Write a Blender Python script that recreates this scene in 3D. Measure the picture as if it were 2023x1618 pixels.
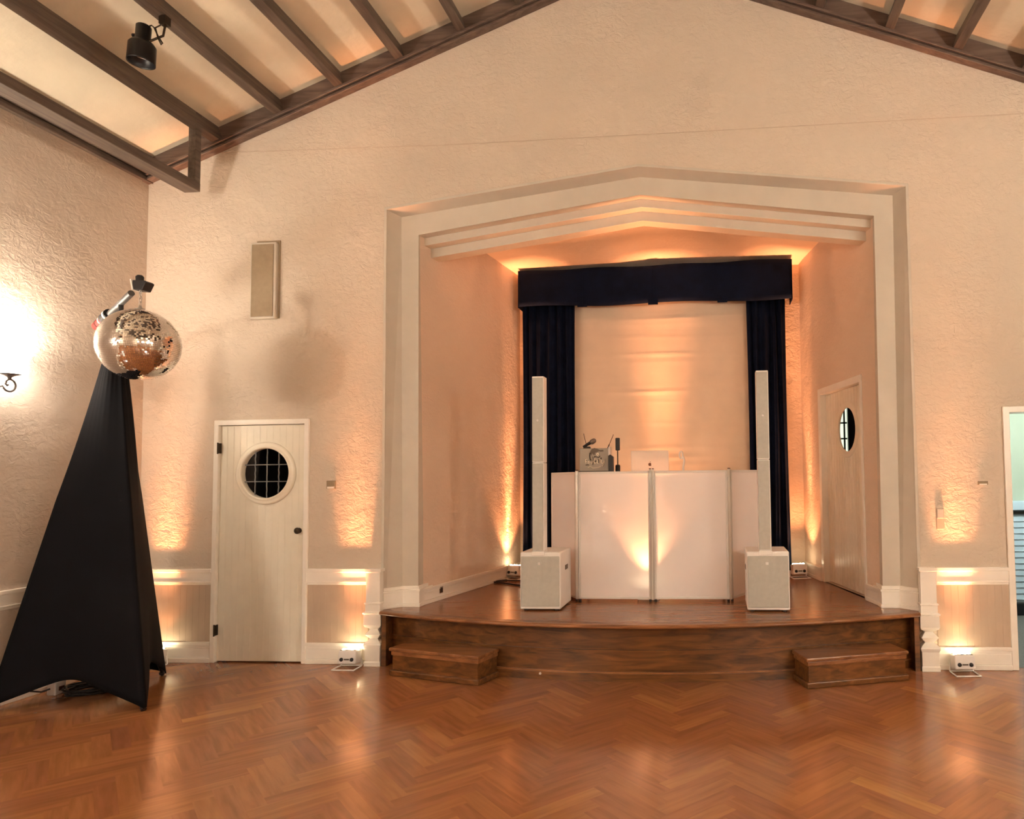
import bpy, bmesh, math, random
from mathutils import Vector, Matrix

random.seed(7)
for o in list(bpy.data.objects):
    bpy.data.objects.remove(o)
S = bpy.context.scene
COL = S.collection
R = math.radians

# ------------------------------------------------------------------ camera, world, exposure
def rot_cam(yaw, pitch, roll):
    return (Matrix.Rotation(yaw, 3, 'Z') @ Matrix.Rotation(pitch, 3, 'X') @ Matrix.Rotation(roll, 3, 'Y'))

F_PX, CX, CY, IW, IH = 1350.0, 1312.06, 870.82, 2023.0, 1618.0
cam_data = bpy.data.cameras.new('camera')
cam = bpy.data.objects.new('camera', cam_data)
COL.objects.link(cam)
RM = rot_cam(0.0790, 0.0523, 0.0128)
right, fwd, up = RM.col[0], RM.col[1], RM.col[2]
M3 = Matrix((right, up, -fwd)).transposed()
cam.matrix_world = Matrix.Translation((0.6483, -5.7252, 1.5704)) @ M3.to_4x4()
cam_data.sensor_fit = 'HORIZONTAL'
cam_data.sensor_width = 36.0
cam_data.lens = F_PX / IW * 36.0
cam_data.shift_x = (IW / 2 - CX) / IW
cam_data.shift_y = (CY - IH / 2) / IW
cam_data.clip_start = 0.05
S.camera = cam

S.view_settings.view_transform = 'Standard'
S.view_settings.look = 'None'
S.view_settings.gamma = 1.0
S.view_settings.use_curve_mapping = False
S.cycles.caustics_reflective = False     # no stray light specks off the mirror tiles
S.view_settings.exposure = 2.12

world = bpy.data.worlds.new('night')
S.world = world
world.use_nodes = True
world.node_tree.nodes['Background'].inputs[0].default_value = (0.55, 0.65, 0.8, 1)
world.node_tree.nodes['Background'].inputs[1].default_value = 0.02

# light levels (each lamp itself is built with its fixture further down)
WARM = (1.0, 0.90, 0.78)
AMBER = (1.0, 0.37, 0.15)
SCONCE_W = 15.0          # bulb in every wall sconce
SHADE_EMIT = 62.0         # glow of a sconce's glass
UPLIGHT_W = 64.0         # LED uplights
NEXT_ROOM_W = 15.0

# ------------------------------------------------------------------ measures of the room
XL, XR, YF = -4.5, 4.5, -11.5
HS = 0.463                       # stage height
RIDGE, RK = 6.036, 0.3876
def rake(x): return RIDGE - RK * abs(x)
CEIL = 0.225                     # plaster above the rake moulding

# ------------------------------------------------------------------ material helpers
def new_mat(name):
    m = bpy.data.materials.new(name)
    m.use_nodes = True
    nt = m.node_tree
    return m, nt, nt.nodes['Principled BSDF']

def N(nt, t, **kw):
    n = nt.nodes.new(t)
    for k, v in kw.items():
        if hasattr(n, k): setattr(n, k, v)
        else: n.inputs[k].default_value = v
    return n

def L(nt, a, b): nt.links.new(a, b)

def plain(name, col, rough=0.5, metal=0.0, var=0.06, scale=6.0, bump=0.0, bscale=80.0, coat=0.0, spec=0.5):
    """paint / plastic / metal with a slight procedural variation"""
    m, nt, b = new_mat(name)
    tc = N(nt, 'ShaderNodeTexCoord')
    nz = N(nt, 'ShaderNodeTexNoise'); nz.inputs['Scale'].default_value = scale; nz.inputs['Detail'].default_value = 4
    L(nt, tc.outputs['Object'], nz.inputs['Vector'])
    rp = N(nt, 'ShaderNodeValToRGB')
    c = Vector(col)
    rp.color_ramp.elements[0].position = 0.3; rp.color_ramp.elements[1].position = 0.7
    rp.color_ramp.elements[0].color = (*(c * (1 - var)), 1)
    rp.color_ramp.elements[1].color = (*(c * (1 + var)), 1)
    L(nt, nz.outputs['Fac'], rp.inputs['Fac'])
    L(nt, rp.outputs['Color'], b.inputs['Base Color'])
    b.inputs['Roughness'].default_value = rough
    b.inputs['Metallic'].default_value = metal
    b.inputs['Coat Weight'].default_value = coat
    b.inputs['Specular IOR Level'].default_value = spec
    if bump:
        n2 = N(nt, 'ShaderNodeTexNoise'); n2.inputs['Scale'].default_value = bscale; n2.inputs['Detail'].default_value = 3
        L(nt, tc.outputs['Object'], n2.inputs['Vector'])
        bp = N(nt, 'ShaderNodeBump'); bp.inputs['Strength'].default_value = 1.0; bp.inputs['Distance'].default_value = bump
        L(nt, n2.outputs['Fac'], bp.inputs['Height']); L(nt, bp.outputs['Normal'], b.inputs['Normal'])
    return m

def stucco(name, col, rough, depth, sc=22.0):
    m, nt, b = new_mat(name)
    tc = N(nt, 'ShaderNodeTexCoord')
    # colour: faint large clouds
    nz = N(nt, 'ShaderNodeTexNoise'); nz.inputs['Scale'].default_value = 1.3; nz.inputs['Detail'].default_value = 3
    L(nt, tc.outputs['Object'], nz.inputs['Vector'])
    rp = N(nt, 'ShaderNodeValToRGB'); c = Vector(col)
    rp.color_ramp.elements[0].position = 0.3; rp.color_ramp.elements[1].position = 0.7
    rp.color_ramp.elements[0].color = (*(c * 0.95), 1); rp.color_ramp.elements[1].color = (*(c * 1.05), 1)
    L(nt, nz.outputs['Fac'], rp.inputs['Fac']); L(nt, rp.outputs['Color'], b.inputs['Base Color'])
    # trowelled lumps: warped ridges, patches of rougher and smoother plaster
    w = N(nt, 'ShaderNodeTexNoise'); w.inputs['Scale'].default_value = sc * 0.3; w.inputs['Detail'].default_value = 2
    L(nt, tc.outputs['Object'], w.inputs['Vector'])
    mx = N(nt, 'ShaderNodeVectorMath', operation='MULTIPLY_ADD')
    L(nt, w.outputs['Color'], mx.inputs[0]); mx.inputs[1].default_value = (0.09, 0.09, 0.09)
    st = N(nt, 'ShaderNodeMapping'); st.inputs['Scale'].default_value = (0.75, 0.75, 1.15)
    L(nt, tc.outputs['Object'], st.inputs['Vector']); L(nt, st.outputs[0], mx.inputs[2])
    n1 = N(nt, 'ShaderNodeTexNoise'); n1.inputs['Scale'].default_value = sc; n1.inputs['Detail'].default_value = 6; n1.inputs['Roughness'].default_value = 0.6; n1.inputs['Distortion'].default_value = 0.6
    L(nt, mx.outputs[0], n1.inputs['Vector'])
    n2 = N(nt, 'ShaderNodeTexNoise'); n2.inputs['Scale'].default_value = sc * 0.28; n2.inputs['Detail'].default_value = 2
    L(nt, tc.outputs['Object'], n2.inputs['Vector'])
    pt = N(nt, 'ShaderNodeTexNoise'); pt.inputs['Scale'].default_value = 2.6; pt.inputs['Detail'].default_value = 3
    L(nt, tc.outputs['Object'], pt.inputs['Vector'])
    pr = N(nt, 'ShaderNodeMapRange'); pr.inputs['From Min'].default_value = 0.35; pr.inputs['From Max'].default_value = 0.65; pr.inputs['To Min'].default_value = 0.45; pr.inputs['To Max'].default_value = 1.15
    L(nt, pt.outputs['Fac'], pr.inputs['Value'])
    m1 = N(nt, 'ShaderNodeMath', operation='MULTIPLY'); L(nt, n1.outputs['Fac'], m1.inputs[0]); L(nt, pr.outputs[0], m1.inputs[1])
    ad = N(nt, 'ShaderNodeMath', operation='MULTIPLY_ADD')
    L(nt, n2.outputs['Fac'], ad.inputs[0]); ad.inputs[1].default_value = 0.8; L(nt, m1.outputs[0], ad.inputs[2])
    bp = N(nt, 'ShaderNodeBump'); bp.inputs['Strength'].default_value = 1.0; bp.inputs['Distance'].default_value = depth
    L(nt, ad.outputs[0], bp.inputs['Height']); L(nt, bp.outputs['Normal'], b.inputs['Normal'])
    b.inputs['Roughness'].default_value = rough
    b.inputs['Specular IOR Level'].default_value = 0.35
    return m

def wood(name, dark, light, rough, axis=0, scale=3.0, coat=0.0, stretch=14.0, contrast=(0.3, 0.7), bump=0.001):
    m, nt, b = new_mat(name)
    tc = N(nt, 'ShaderNodeTexCoord')
    mp = N(nt, 'ShaderNodeMapping')
    s = [stretch] * 3; s[axis] = 1.0
    mp.inputs['Scale'].default_value = s
    L(nt, tc.outputs['Object'], mp.inputs['Vector'])
    nz = N(nt, 'ShaderNodeTexNoise'); nz.inputs['Scale'].default_value = scale; nz.inputs['Detail'].default_value = 7; nz.inputs['Distortion'].default_value = 0.8
    L(nt, mp.outputs[0], nz.inputs['Vector'])
    rp = N(nt, 'ShaderNodeValToRGB')
    rp.color_ramp.elements[0].position, rp.color_ramp.elements[1].position = contrast
    rp.color_ramp.elements[0].color = (*dark, 1); rp.color_ramp.elements[1].color = (*light, 1)
    L(nt, nz.outputs['Fac'], rp.inputs['Fac']); L(nt, rp.outputs['Color'], b.inputs['Base Color'])
    bp = N(nt, 'ShaderNodeBump'); bp.inputs['Distance'].default_value = bump
    L(nt, nz.outputs['Fac'], bp.inputs['Height']); L(nt, bp.outputs['Normal'], b.inputs['Normal'])
    b.inputs['Roughness'].default_value = rough
    b.inputs['Coat Weight'].default_value = coat; b.inputs['Coat Roughness'].default_value = 0.12
    return m

def emit(name, col, strength, base=None):
    m, nt, b = new_mat(name)
    b.inputs['Base Color'].default_value = (*(base or col), 1)
    b.inputs['Emission Color'].default_value = (*col, 1)
    b.inputs['Emission Strength'].default_value = strength
    b.inputs['Roughness'].default_value = 0.3
    return m

def glassy(name, tint=(1, 1, 1), rough=0.02, ior=1.45, mix=0.12):
    """thin pane: mostly see-through with a glossy reflection"""
    m, nt, b = new_mat(name)
    out = nt.nodes['Material Output']; nt.nodes.remove(b)
    tr = N(nt, 'ShaderNodeBsdfTransparent'); tr.inputs[0].default_value = (*tint, 1)
    gl = N(nt, 'ShaderNodeBsdfGlossy'); gl.inputs['Roughness'].default_value = rough
    lw = N(nt, 'ShaderNodeLayerWeight'); lw.inputs['Blend'].default_value = 0.5
    pw = N(nt, 'ShaderNodeMath', operation='POWER'); L(nt, lw.outputs['Facing'], pw.inputs[0]); pw.inputs[1].default_value = 4.0
    fr = N(nt, 'ShaderNodeMath', operation='MULTIPLY_ADD'); L(nt, pw.outputs[0], fr.inputs[0]); fr.inputs[1].default_value = 0.5; fr.inputs[2].default_value = 0.04
    ms = N(nt, 'ShaderNodeMixShader')
    L(nt, fr.outputs[0], ms.inputs[0]); L(nt, tr.outputs[0], ms.inputs[1]); L(nt, gl.outputs[0], ms.inputs[2])
    L(nt, ms.outputs[0], out.inputs['Surface'])
    return m

def floor_material():
    m, nt, b = new_mat('herringbone oak')
    at = N(nt, 'ShaderNodeAttribute'); at.attribute_name = 'tone'
    uv = N(nt, 'ShaderNodeUVMap'); uv.uv_map = 'plank'
    mp = N(nt, 'ShaderNodeMapping'); mp.inputs['Scale'].default_value = (1.6, 16, 1)
    L(nt, uv.outputs[0], mp.inputs['Vector'])
    nz = N(nt, 'ShaderNodeTexNoise'); nz.inputs['Scale'].default_value = 1.6; nz.inputs['Detail'].default_value = 3; nz.inputs['Distortion'].default_value = 0.2
    L(nt, mp.outputs[0], nz.inputs['Vector'])
    tone = N(nt, 'ShaderNodeValToRGB')
    e = tone.color_ramp.elements
    e[0].position = 0.0; e[0].color = (0.235, 0.090, 0.047, 1)
    e[1].position = 1.0; e[1].color = (0.420, 0.190, 0.062, 1)
    x = e.new(0.5); x.color = (0.310, 0.124, 0.048, 1)
    L(nt, at.outputs['Fac'], tone.inputs['Fac'])
    gr = N(nt, 'ShaderNodeValToRGB')
    gr.color_ramp.elements[0].position = 0.32; gr.color_ramp.elements[0].color = (0.86, 0.84, 0.82, 1)
    gr.color_ramp.elements[1].position = 0.62; gr.color_ramp.elements[1].color = (1.08, 1.06, 1.04, 1)
    L(nt, nz.outputs['Fac'], gr.inputs['Fac'])
    mul = N(nt, 'ShaderNodeMix'); mul.data_type = 'RGBA'; mul.blend_type = 'MULTIPLY'; mul.inputs[0].default_value = 1.0
    L(nt, tone.outputs['Color'], mul.inputs[6]); L(nt, gr.outputs['Color'], mul.inputs[7])
    L(nt, mul.outputs[2], b.inputs['Base Color'])
    # worn varnish: roughness clouds, faint waviness
    tc = N(nt, 'ShaderNodeTexCoord')
    n2 = N(nt, 'ShaderNodeTexNoise'); n2.inputs['Scale'].default_value = 2.2; n2.inputs['Detail'].default_value = 5
    L(nt, tc.outputs['Object'], n2.inputs['Vector'])
    mr = N(nt, 'ShaderNodeMapRange'); mr.inputs['To Min'].default_value = 0.11; mr.inputs['To Max'].default_value = 0.22
    L(nt, n2.outputs['Fac'], mr.inputs['Value']); L(nt, mr.outputs[0], b.inputs['Roughness'])
    n3 = N(nt, 'ShaderNodeTexNoise'); n3.inputs['Scale'].default_value = 9.0; n3.inputs['Detail'].default_value = 2
    L(nt, tc.outputs['Object'], n3.inputs['Vector'])
    bp = N(nt, 'ShaderNodeBump'); bp.inputs['Strength'].default_value = 0.5; bp.inputs['Distance'].default_value = 0.0022
    L(nt, n3.outputs['Fac'], bp.inputs['Height']); L(nt, bp.outputs['Normal'], b.inputs['Normal'])
    b.inputs['Specular IOR Level'].default_value = 0.5
    return m

def scrim_material():
    m, nt, b = new_mat('white stretch scrim')
    out = nt.nodes['Material Output']; nt.nodes.remove(b)
    df = N(nt, 'ShaderNodeBsdfDiffuse'); df.inputs[0].default_value = (0.95, 0.91, 0.90, 1)
    tl = N(nt, 'ShaderNodeBsdfTranslucent'); tl.inputs[0].default_value = (0.92, 0.88, 0.86, 1)
    ms = N(nt, 'ShaderNodeMixShader'); ms.inputs[0].default_value = 0.18
    L(nt, df.outputs[0], ms.inputs[1]); L(nt, tl.outputs[0], ms.inputs[2]); L(nt, ms.outputs[0], out.inputs['Surface'])
    tc = N(nt, 'ShaderNodeTexCoord')
    nz = N(nt, 'ShaderNodeTexNoise'); nz.inputs['Scale'].default_value = 3.0; nz.inputs['Distortion'].default_value = 1.0
    L(nt, tc.outputs['Object'], nz.inputs['Vector'])
    bp = N(nt, 'ShaderNodeBump'); bp.inputs['Distance'].default_value = 0.01; bp.inputs['Strength'].default_value = 0.5
    L(nt, nz.outputs['Fac'], bp.inputs['Height']); L(nt, bp.outputs['Normal'], df.inputs['Normal'])
    return m

MAT = {}
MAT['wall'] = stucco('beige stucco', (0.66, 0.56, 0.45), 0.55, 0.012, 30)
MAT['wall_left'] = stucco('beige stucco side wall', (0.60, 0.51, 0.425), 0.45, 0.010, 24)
MAT['stage_wall'] = stucco('stage stucco', (0.76, 0.61, 0.48), 0.60, 0.009, 34)
MAT['plaster'] = plain('ceiling plaster', (0.70, 0.62, 0.47), 0.8, var=0.07, scale=2.0, bump=0.003, bscale=18)
MAT['trim'] = plain('cream gloss paint', (0.91, 0.87, 0.79), 0.35, var=0.03, bump=0.0008, bscale=30)
MAT['casing'] = plain('beige proscenium paint', (0.59, 0.53, 0.44), 0.5, var=0.03, bump=0.001, bscale=20)
MAT['door'] = plain('ivory door paint', (0.86, 0.81, 0.68), 0.35, var=0.03, bump=0.0006, bscale=40)
MAT['panel'] = plain('tan wainscot paint', (0.55, 0.43, 0.32), 0.45, var=0.04)
MAT['beam'] = wood('dark stained beam', (0.060, 0.042, 0.032), (0.150, 0.110, 0.082), 0.5, axis=1, scale=2.0)
MAT['beam_x'] = wood('dark stained rafter', (0.070, 0.045, 0.034), (0.165, 0.112, 0.084), 0.5, axis=0, scale=2.0)
MAT['floor'] = floor_material()
MAT['deck'] = wood('varnished stage boards', (0.150, 0.052, 0.016), (0.330, 0.130, 0.045), 0.24, axis=0, scale=2.2, stretch=10)
MAT['riser'] = wood('dark oak riser', (0.066, 0.025, 0.007), (0.235, 0.095, 0.026), 0.34, axis=0, scale=2.4, stretch=9, contrast=(0.32, 0.72))
MAT['oak'] = wood('oak nosing', (0.150, 0.058, 0.020), (0.380, 0.165, 0.062), 0.30, axis=0, scale=2.4, stretch=9)
MAT['black'] = plain('black plastic', (0.012, 0.012, 0.014), 0.4)
MAT['blackmetal'] = plain('black metal', (0.016, 0.014, 0.013), 0.32, 0.4)
MAT['navy'] = plain('navy velvet', (0.0050, 0.0085, 0.0220), 0.9, var=0.25, scale=9, bump=0.0015, bscale=60, spec=0.08)
MAT['cloth'] = plain('black stretch cloth', (0.0035, 0.0035, 0.0050), 0.8, var=0.2, scale=5, spec=0.12)
MAT['screen'] = plain('ivory backdrop cloth', (0.80, 0.64, 0.48), 0.75, var=0.03)
MAT['scrim'] = scrim_material()
MAT['alu'] = plain('satin aluminium', (0.62, 0.60, 0.56), 0.3, 0.8, var=0.04)
MAT['white'] = plain('white plastic', (0.80, 0.78, 0.75), 0.35, var=0.02)
MAT['spk_white'] = plain('white speaker shell', (0.88, 0.86, 0.82), 0.4, var=0.02, bump=0.0004, bscale=300)
MAT['grille'] = plain('grey speaker grille', (0.50, 0.49, 0.44), 0.5, 0.0, var=0.05, scale=30, bump=0.0008, bscale=500)
MAT['wall_grille'] = plain('tan speaker cloth', (0.33, 0.25, 0.16), 0.8, var=0.08, scale=20, bump=0.001, bscale=200)
MAT['iron'] = plain('pewter grey iron', (0.20, 0.20, 0.21), 0.4, 0.6)
MAT['bronze'] = plain('dark bronze', (0.05, 0.035, 0.022), 0.35, 0.8)
MAT['lead'] = plain('lead came', (0.17, 0.17, 0.17), 0.5, 0.3)
MAT['pane'] = glassy('window pane')
MAT['smoke'] = plain('near-black interior', (0.03, 0.03, 0.03), 0.8)  # near-black colour stands in for unlit space behind the door windows
MAT['mirror'] = plain('mirror tile', (0.90, 0.87, 0.84), 0.02, 1.0, var=0.02)
MAT['ballcore'] = plain('ball core', (0.10, 0.09, 0.08), 0.6)
MAT['red'] = plain('red grip', (0.30, 0.018, 0.015), 0.5)
MAT['tape'] = plain('white tape', (0.80, 0.78, 0.72), 0.5)
MAT['rod'] = plain('dull steel tube', (0.10, 0.095, 0.09), 0.5, 0.4)
MAT['cable'] = plain('black cable', (0.012, 0.010, 0.010), 0.55)
MAT['laptop'] = plain('silver laptop shell', (0.80, 0.76, 0.70), 0.30, 0.35, var=0.02)
MAT['brown'] = plain('dark brown mark', (0.10, 0.035, 0.012), 0.4)
MAT['case_grey'] = plain('clear grey acrylic', (0.36, 0.33, 0.28), 0.25, var=0.05)
MAT['ink'] = plain('dark printed ink', (0.035, 0.025, 0.018), 0.6)
MAT['ink_soft'] = plain('faded grey ink', (0.13, 0.105, 0.08), 0.6)
MAT['letter'] = plain('pale printed lettering', (0.80, 0.72, 0.58), 0.5)
MAT['mesh'] = plain('grey microphone mesh', (0.20, 0.17, 0.14), 0.35, 0.6, bump=0.001, bscale=600)
MAT['carpet'] = plain('grey carpet', (0.16, 0.15, 0.14), 0.95, var=0.2, scale=60, bump=0.004, bscale=150)
MAT['green_wall'] = plain('pale green wall', (0.50, 0.55, 0.45), 0.7, var=0.03)
MAT['shutter'] = plain('shutter with blue light tint', (0.58, 0.70, 0.84), 0.5, var=0.03)  # side room's blue light is put into the colour of shutters and ledge
MAT['led'] = emit('lit led lens', (1.0, 0.80, 0.50), 14.0)
MAT['shade'] = emit('lit opal glass', (1.0, 0.88, 0.74), SHADE_EMIT, (0.9, 0.88, 0.82))
MAT['shade_dim'] = emit('dimmer lit opal glass', (1.0, 0.88, 0.74), SHADE_EMIT * .23, (0.9, 0.88, 0.82))
MAT['daylight'] = emit('dusk sky behind panes', (0.90, 1.0, 0.74), 0.30)
MAT['bulb'] = emit('unlit reflector', (1.0, 0.9, 0.75), 0.0, (0.85, 0.82, 0.78))

# ------------------------------------------------------------------ mesh helpers
ROOT = {}
class MB:
    def __init__(s): s.v = []; s.f = []; s.sm = []
    def add(s, vs, fs, smooth=False):
        b = len(s.v); s.v += [tuple(p) for p in vs]
        s.f += [tuple(b + i for i in f) for f in fs]; s.sm += [smooth] * len(fs)
    def box(s, x0, x1, y0, y1, z0, z1, M=None):
        vs = [(x, y, z) for z in (z0, z1) for y in (y0, y1) for x in (x0, x1)]
        if M: vs = [M @ Vector(p) for p in vs]
        s.add(vs, [(0, 2, 3, 1), (4, 5, 7, 6), (0, 1, 5, 4), (2, 6, 7, 3), (0, 4, 6, 2), (1, 3, 7, 5)]); return s
    def prism(s, poly, fa, fb):
        """poly: 2-D outline; fa, fb map an outline point to the two end faces"""
        n = len(poly); a = [fa(*p) for p in poly]; b = [fb(*p) for p in poly]
        fs = [tuple(range(n - 1, -1, -1)), tuple(range(n, 2 * n))]
        fs += [(i, (i + 1) % n, n + (i + 1) % n, n + i) for i in range(n)]
        s.add(a + b, fs); return s
    def prism_y(s, poly, y0, y1): return s.prism(poly, lambda x, z: (x, y0, z), lambda x, z: (x, y1, z))
    def prism_z(s, poly, z0, z1): return s.prism(poly, lambda x, y: (x, y, z0), lambda x, y: (x, y, z1))
    def prism_x(s, poly, x0, x1): return s.prism(poly, lambda y, z: (x0, y, z), lambda y, z: (x1, y, z))
    def rings(s, rings, closed_u=True, caps=True, smooth=True):
        n = len(rings[0]); vs = [p for r in rings for p in r]; fs = []
        m = n if closed_u else n - 1
        for j in range(len(rings) - 1):
            for i in range(m):
                fs.append((j * n + i, j * n + (i + 1) % n, (j + 1) * n + (i + 1) % n, (j + 1) * n + i))
        s.add(vs, fs, smooth)
        if caps:
            s.add(rings[0], [tuple(range(n - 1, -1, -1))]); s.add(rings[-1], [tuple(range(n))])
        return s
    def tube(s, pts, r, n=10, caps=True, closed=False):
        pts = [Vector(p) for p in pts]; rs = []
        k = len(pts); prev = None
        for i, p in enumerate(pts):
            if closed: t = pts[(i + 1) % k] - pts[i - 1]
            else: t = pts[min(i + 1, k - 1)] - pts[max(i - 1, 0)]
            t.normalize()
            if prev is None:
                a = Vector((0, 0, 1)) if abs(t.z) < 0.9 else Vector((1, 0, 0))
                u = t.cross(a).normalized()
            else:
                u = (prev - t * prev.dot(t)).normalized()
            prev = u; w = t.cross(u)
            rr = r[i] if isinstance(r, (list, tuple)) else r
            rs.append([p + (u * math.cos(2 * math.pi * j / n) + w * math.sin(2 * math.pi * j / n)) * rr for j in range(n)])
        if closed: rs.append(rs[0]); caps = False
        return s.rings(rs, True, caps)
    def lathe(s, prof, M=None, n=32, caps=True, smooth=True):
        """prof: (radius, height) along local z"""
        rs = []
        for r, h in prof:
            ring = [Vector((r * math.cos(2 * math.pi * j / n), r * math.sin(2 * math.pi * j / n), h)) for j in range(n)]
            rs.append([M @ p if M else p for p in ring])
        return s.rings(rs, True, caps, smooth)
    def quad(s, a, b, c, d): s.add([a, b, c, d], [(0, 1, 2, 3)]); return s
    def build(s, name, mat, parent=None, bevel=0.0, seg=2, recalc=True):
        off = Vector((0, 0, 0))
        if parent is not None: off = ROOT.get(parent.name, Vector((0, 0, 0)))
        me = bpy.data.meshes.new(name)
        me.from_pydata([Vector(p) - off for p in s.v], [], s.f)
        for p, sm in zip(me.polygons, s.sm): p.use_smooth = sm
        if recalc:
            bm = bmesh.new(); bm.from_mesh(me); bmesh.ops.recalc_face_normals(bm, faces=bm.faces); bm.to_mesh(me); bm.free()
        me.materials.append(MAT[mat] if isinstance(mat, str) else mat)
        o = bpy.data.objects.new(name, me); COL.objects.link(o)
        if parent is not None: o.parent = parent
        ROOT[o.name] = off
        if bevel:
            md = o.modifiers.new('bevel', 'BEVEL'); md.width = bevel; md.segments = seg; md.limit_method = 'ANGLE'; md.angle_limit = R(35)
        return o

def tag(o, label, cat, group=None):
    o['label'] = label; o['category'] = cat
    if group: o['group'] = group
    return o

def thing(name, loc, label, cat, group=None):
    o = bpy.data.objects.new(name, None); o.empty_display_size = 0.1
    o.location = loc; COL.objects.link(o)
    ROOT[o.name] = Vector(loc)
    return tag(o, label, cat, group)

def struct(o):
    o['kind'] = 'structure'; return o

def copy_tree(o, parent=None):
    c = o.copy(); COL.objects.link(c)
    if parent is not None: c.parent = parent
    for ch in list(o.children): copy_tree(ch, c)
    return c

def spot_in(parent, name, loc, direction, watts, col, angle, blend, rad=0.02):
    d = bpy.data.lights.new(name, 'SPOT'); d.energy = watts; d.color = col; d.spot_size = R(angle); d.spot_blend = blend; d.shadow_soft_size = rad
    o = bpy.data.objects.new(name, d); COL.objects.link(o); o.parent = parent
    o.location = Vector(loc) - ROOT[parent.name]
    o.rotation_euler = Vector(direction).to_track_quat('-Z', 'Y').to_euler()
    return o

def point_in(parent, name, loc, watts, col, rad=0.04):
    d = bpy.data.lights.new(name, 'POINT'); d.energy = watts; d.color = col; d.shadow_soft_size = rad
    o = bpy.data.objects.new(name, d); COL.objects.link(o); o.parent = parent
    o.location = Vector(loc) - ROOT[parent.name]
    return o

def arc(cx, cy, r, a0, a1, n):
    return [(cx + r * math.cos(a0 + (a1 - a0) * i / n), cy + r * math.sin(a0 + (a1 - a0) * i / n)) for i in range(n + 1)]

def holed(mb, x0, x1, z0, z1, cx, cz, r, fn, d0, d1, n=48):
    """rectangular slab with a round hole; fn(u, v, d) -> point"""
    hole = [(cx + r * math.cos(2 * math.pi * i / n), cz + r * math.sin(2 * math.pi * i / n)) for i in range(n)]
    rim = []
    for i in range(n):
        c, s_ = math.cos(2 * math.pi * i / n), math.sin(2 * math.pi * i / n)
        ts = []
        if c > 1e-6: ts.append((x1 - cx) / c)
        if c < -1e-6: ts.append((x0 - cx) / c)
        if s_ > 1e-6: ts.append((z1 - cz) / s_)
        if s_ < -1e-6: ts.append((z0 - cz) / s_)
        t = min(ts); rim.append((cx + t * c, cz + t * s_))
    for d, flip in ((d0, False), (d1, True)):
        vs = [fn(*p, d) for p in hole] + [fn(*p, d) for p in rim]
        mb.add(vs, [(i, (i + 1) % n, n + (i + 1) % n, n + i) for i in range(n)])
        # the four corners
        for (X, Z) in ((x0, z0), (x1, z0), (x1, z1), (x0, z1)):
            a = math.atan2(Z - cz, X - cx) % (2 * math.pi)
            i = int(a / (2 * math.pi) * n) % n
            mb.add([fn(*rim[i], d), fn(*rim[(i + 1) % n], d), fn(X, Z, d)], [(0, 1, 2)])
    mb.add([fn(*p, d0) for p in hole] + [fn(*p, d1) for p in hole], [(i, (i + 1) % n, n + (i + 1) % n, n + i) for i in range(n)], True)
    edge = [(x0, z0), (x1, z0), (x1, z1), (x0, z1)]
    mb.add([fn(*p, d0) for p in edge] + [fn(*p, d1) for p in edge], [(i, (i + 1) % 4, 4 + (i + 1) % 4, 4 + i) for i in range(4)])

# ------------------------------------------------------------------ the hall: floor, walls, ceiling
def build_floor():
    w, n = 0.092, 5; q = w / math.sqrt(2)
    x0, x1, y0, y1 = XL, XR, YF, 0.06
    bm = bmesh.new(); uvl = bm.loops.layers.uv.new('plank'); tl = bm.faces.layers.float.new('tone')
    g = 0.0006
    rnd = random.Random(3)
    for j in range(-150, 40):
        for i in range(-150, 60):
            t = (i - j) % (2 * n)
            if t == 0: rect = (i, i + n, j, j + 1, True)
            elif t == 2 * n - 1: rect = (i, i + 1, j, j + n, False)
            else: continue
            a0, a1, b0, b1, hor = rect
            cs = [(a0, b0), (a1, b0), (a1, b1), (a0, b1)]
            pts = [((a - b) * q + 0.38, (a + b) * q) for a, b in cs]
            # stay inside the room (clip to the rectangle)
            poly = pts
            uvs0 = [(0, 0), (n * w, 0), (n * w, w), (0, w)] if hor else [(0, w), (0, 0), (n * w, 0), (n * w, w)]
            poly = [(*p, *u) for p, u in zip(pts, uvs0)]
            for ax, lim, sg in ((0, x0, 1), (0, x1, -1), (1, y0, 1), (1, y1, -1)):
                outp = []
                for k in range(len(poly)):
                    A, B = poly[k], poly[(k + 1) % len(poly)]
                    da, db = (A[ax] - lim) * sg, (B[ax] - lim) * sg
                    if da >= 0: outp.append(A)
                    if (da >= 0) != (db >= 0):
                        f = da / (da - db); outp.append(tuple(A[m] + (B[m] - A[m]) * f for m in range(4)))
                poly = outp
                if not poly: break
            if len(poly) < 3: continue
            try: f = bm.faces.new([bm.verts.new((p[0], p[1], 0)) for p in poly])
            except ValueError: continue
            f[tl] = min(.9, max(.15, rnd.gauss(0.5, 0.13)))
            ou, ov = rnd.uniform(0, 40), rnd.uniform(0, 40)
            for lp, p in zip(f.loops, poly): lp[uvl].uv = (p[2] + ou, p[3] + ov)
    bmesh.ops.recalc_face_normals(bm, faces=bm.faces)
    for f in bm.faces:
        if f.normal.z < 0: f.normal_flip()
    me = bpy.data.meshes.new('floor'); bm.to_mesh(me); bm.free()
    me.materials.append(MAT['floor'])
    o = bpy.data.objects.new('floor', me); COL.objects.link(o)
    return struct(o)
build_floor()

PW, PH, PA = 2.24, 3.96, 4.237           # proscenium: half width, corner height, apex height
DX0, DX1, DZ = -3.775, -2.950, 2.085     # left door opening
OX0, OX1, OZ = 2.985, 3.900, 2.065       # right doorway
WB = 0.16                                # wall thickness

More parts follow.
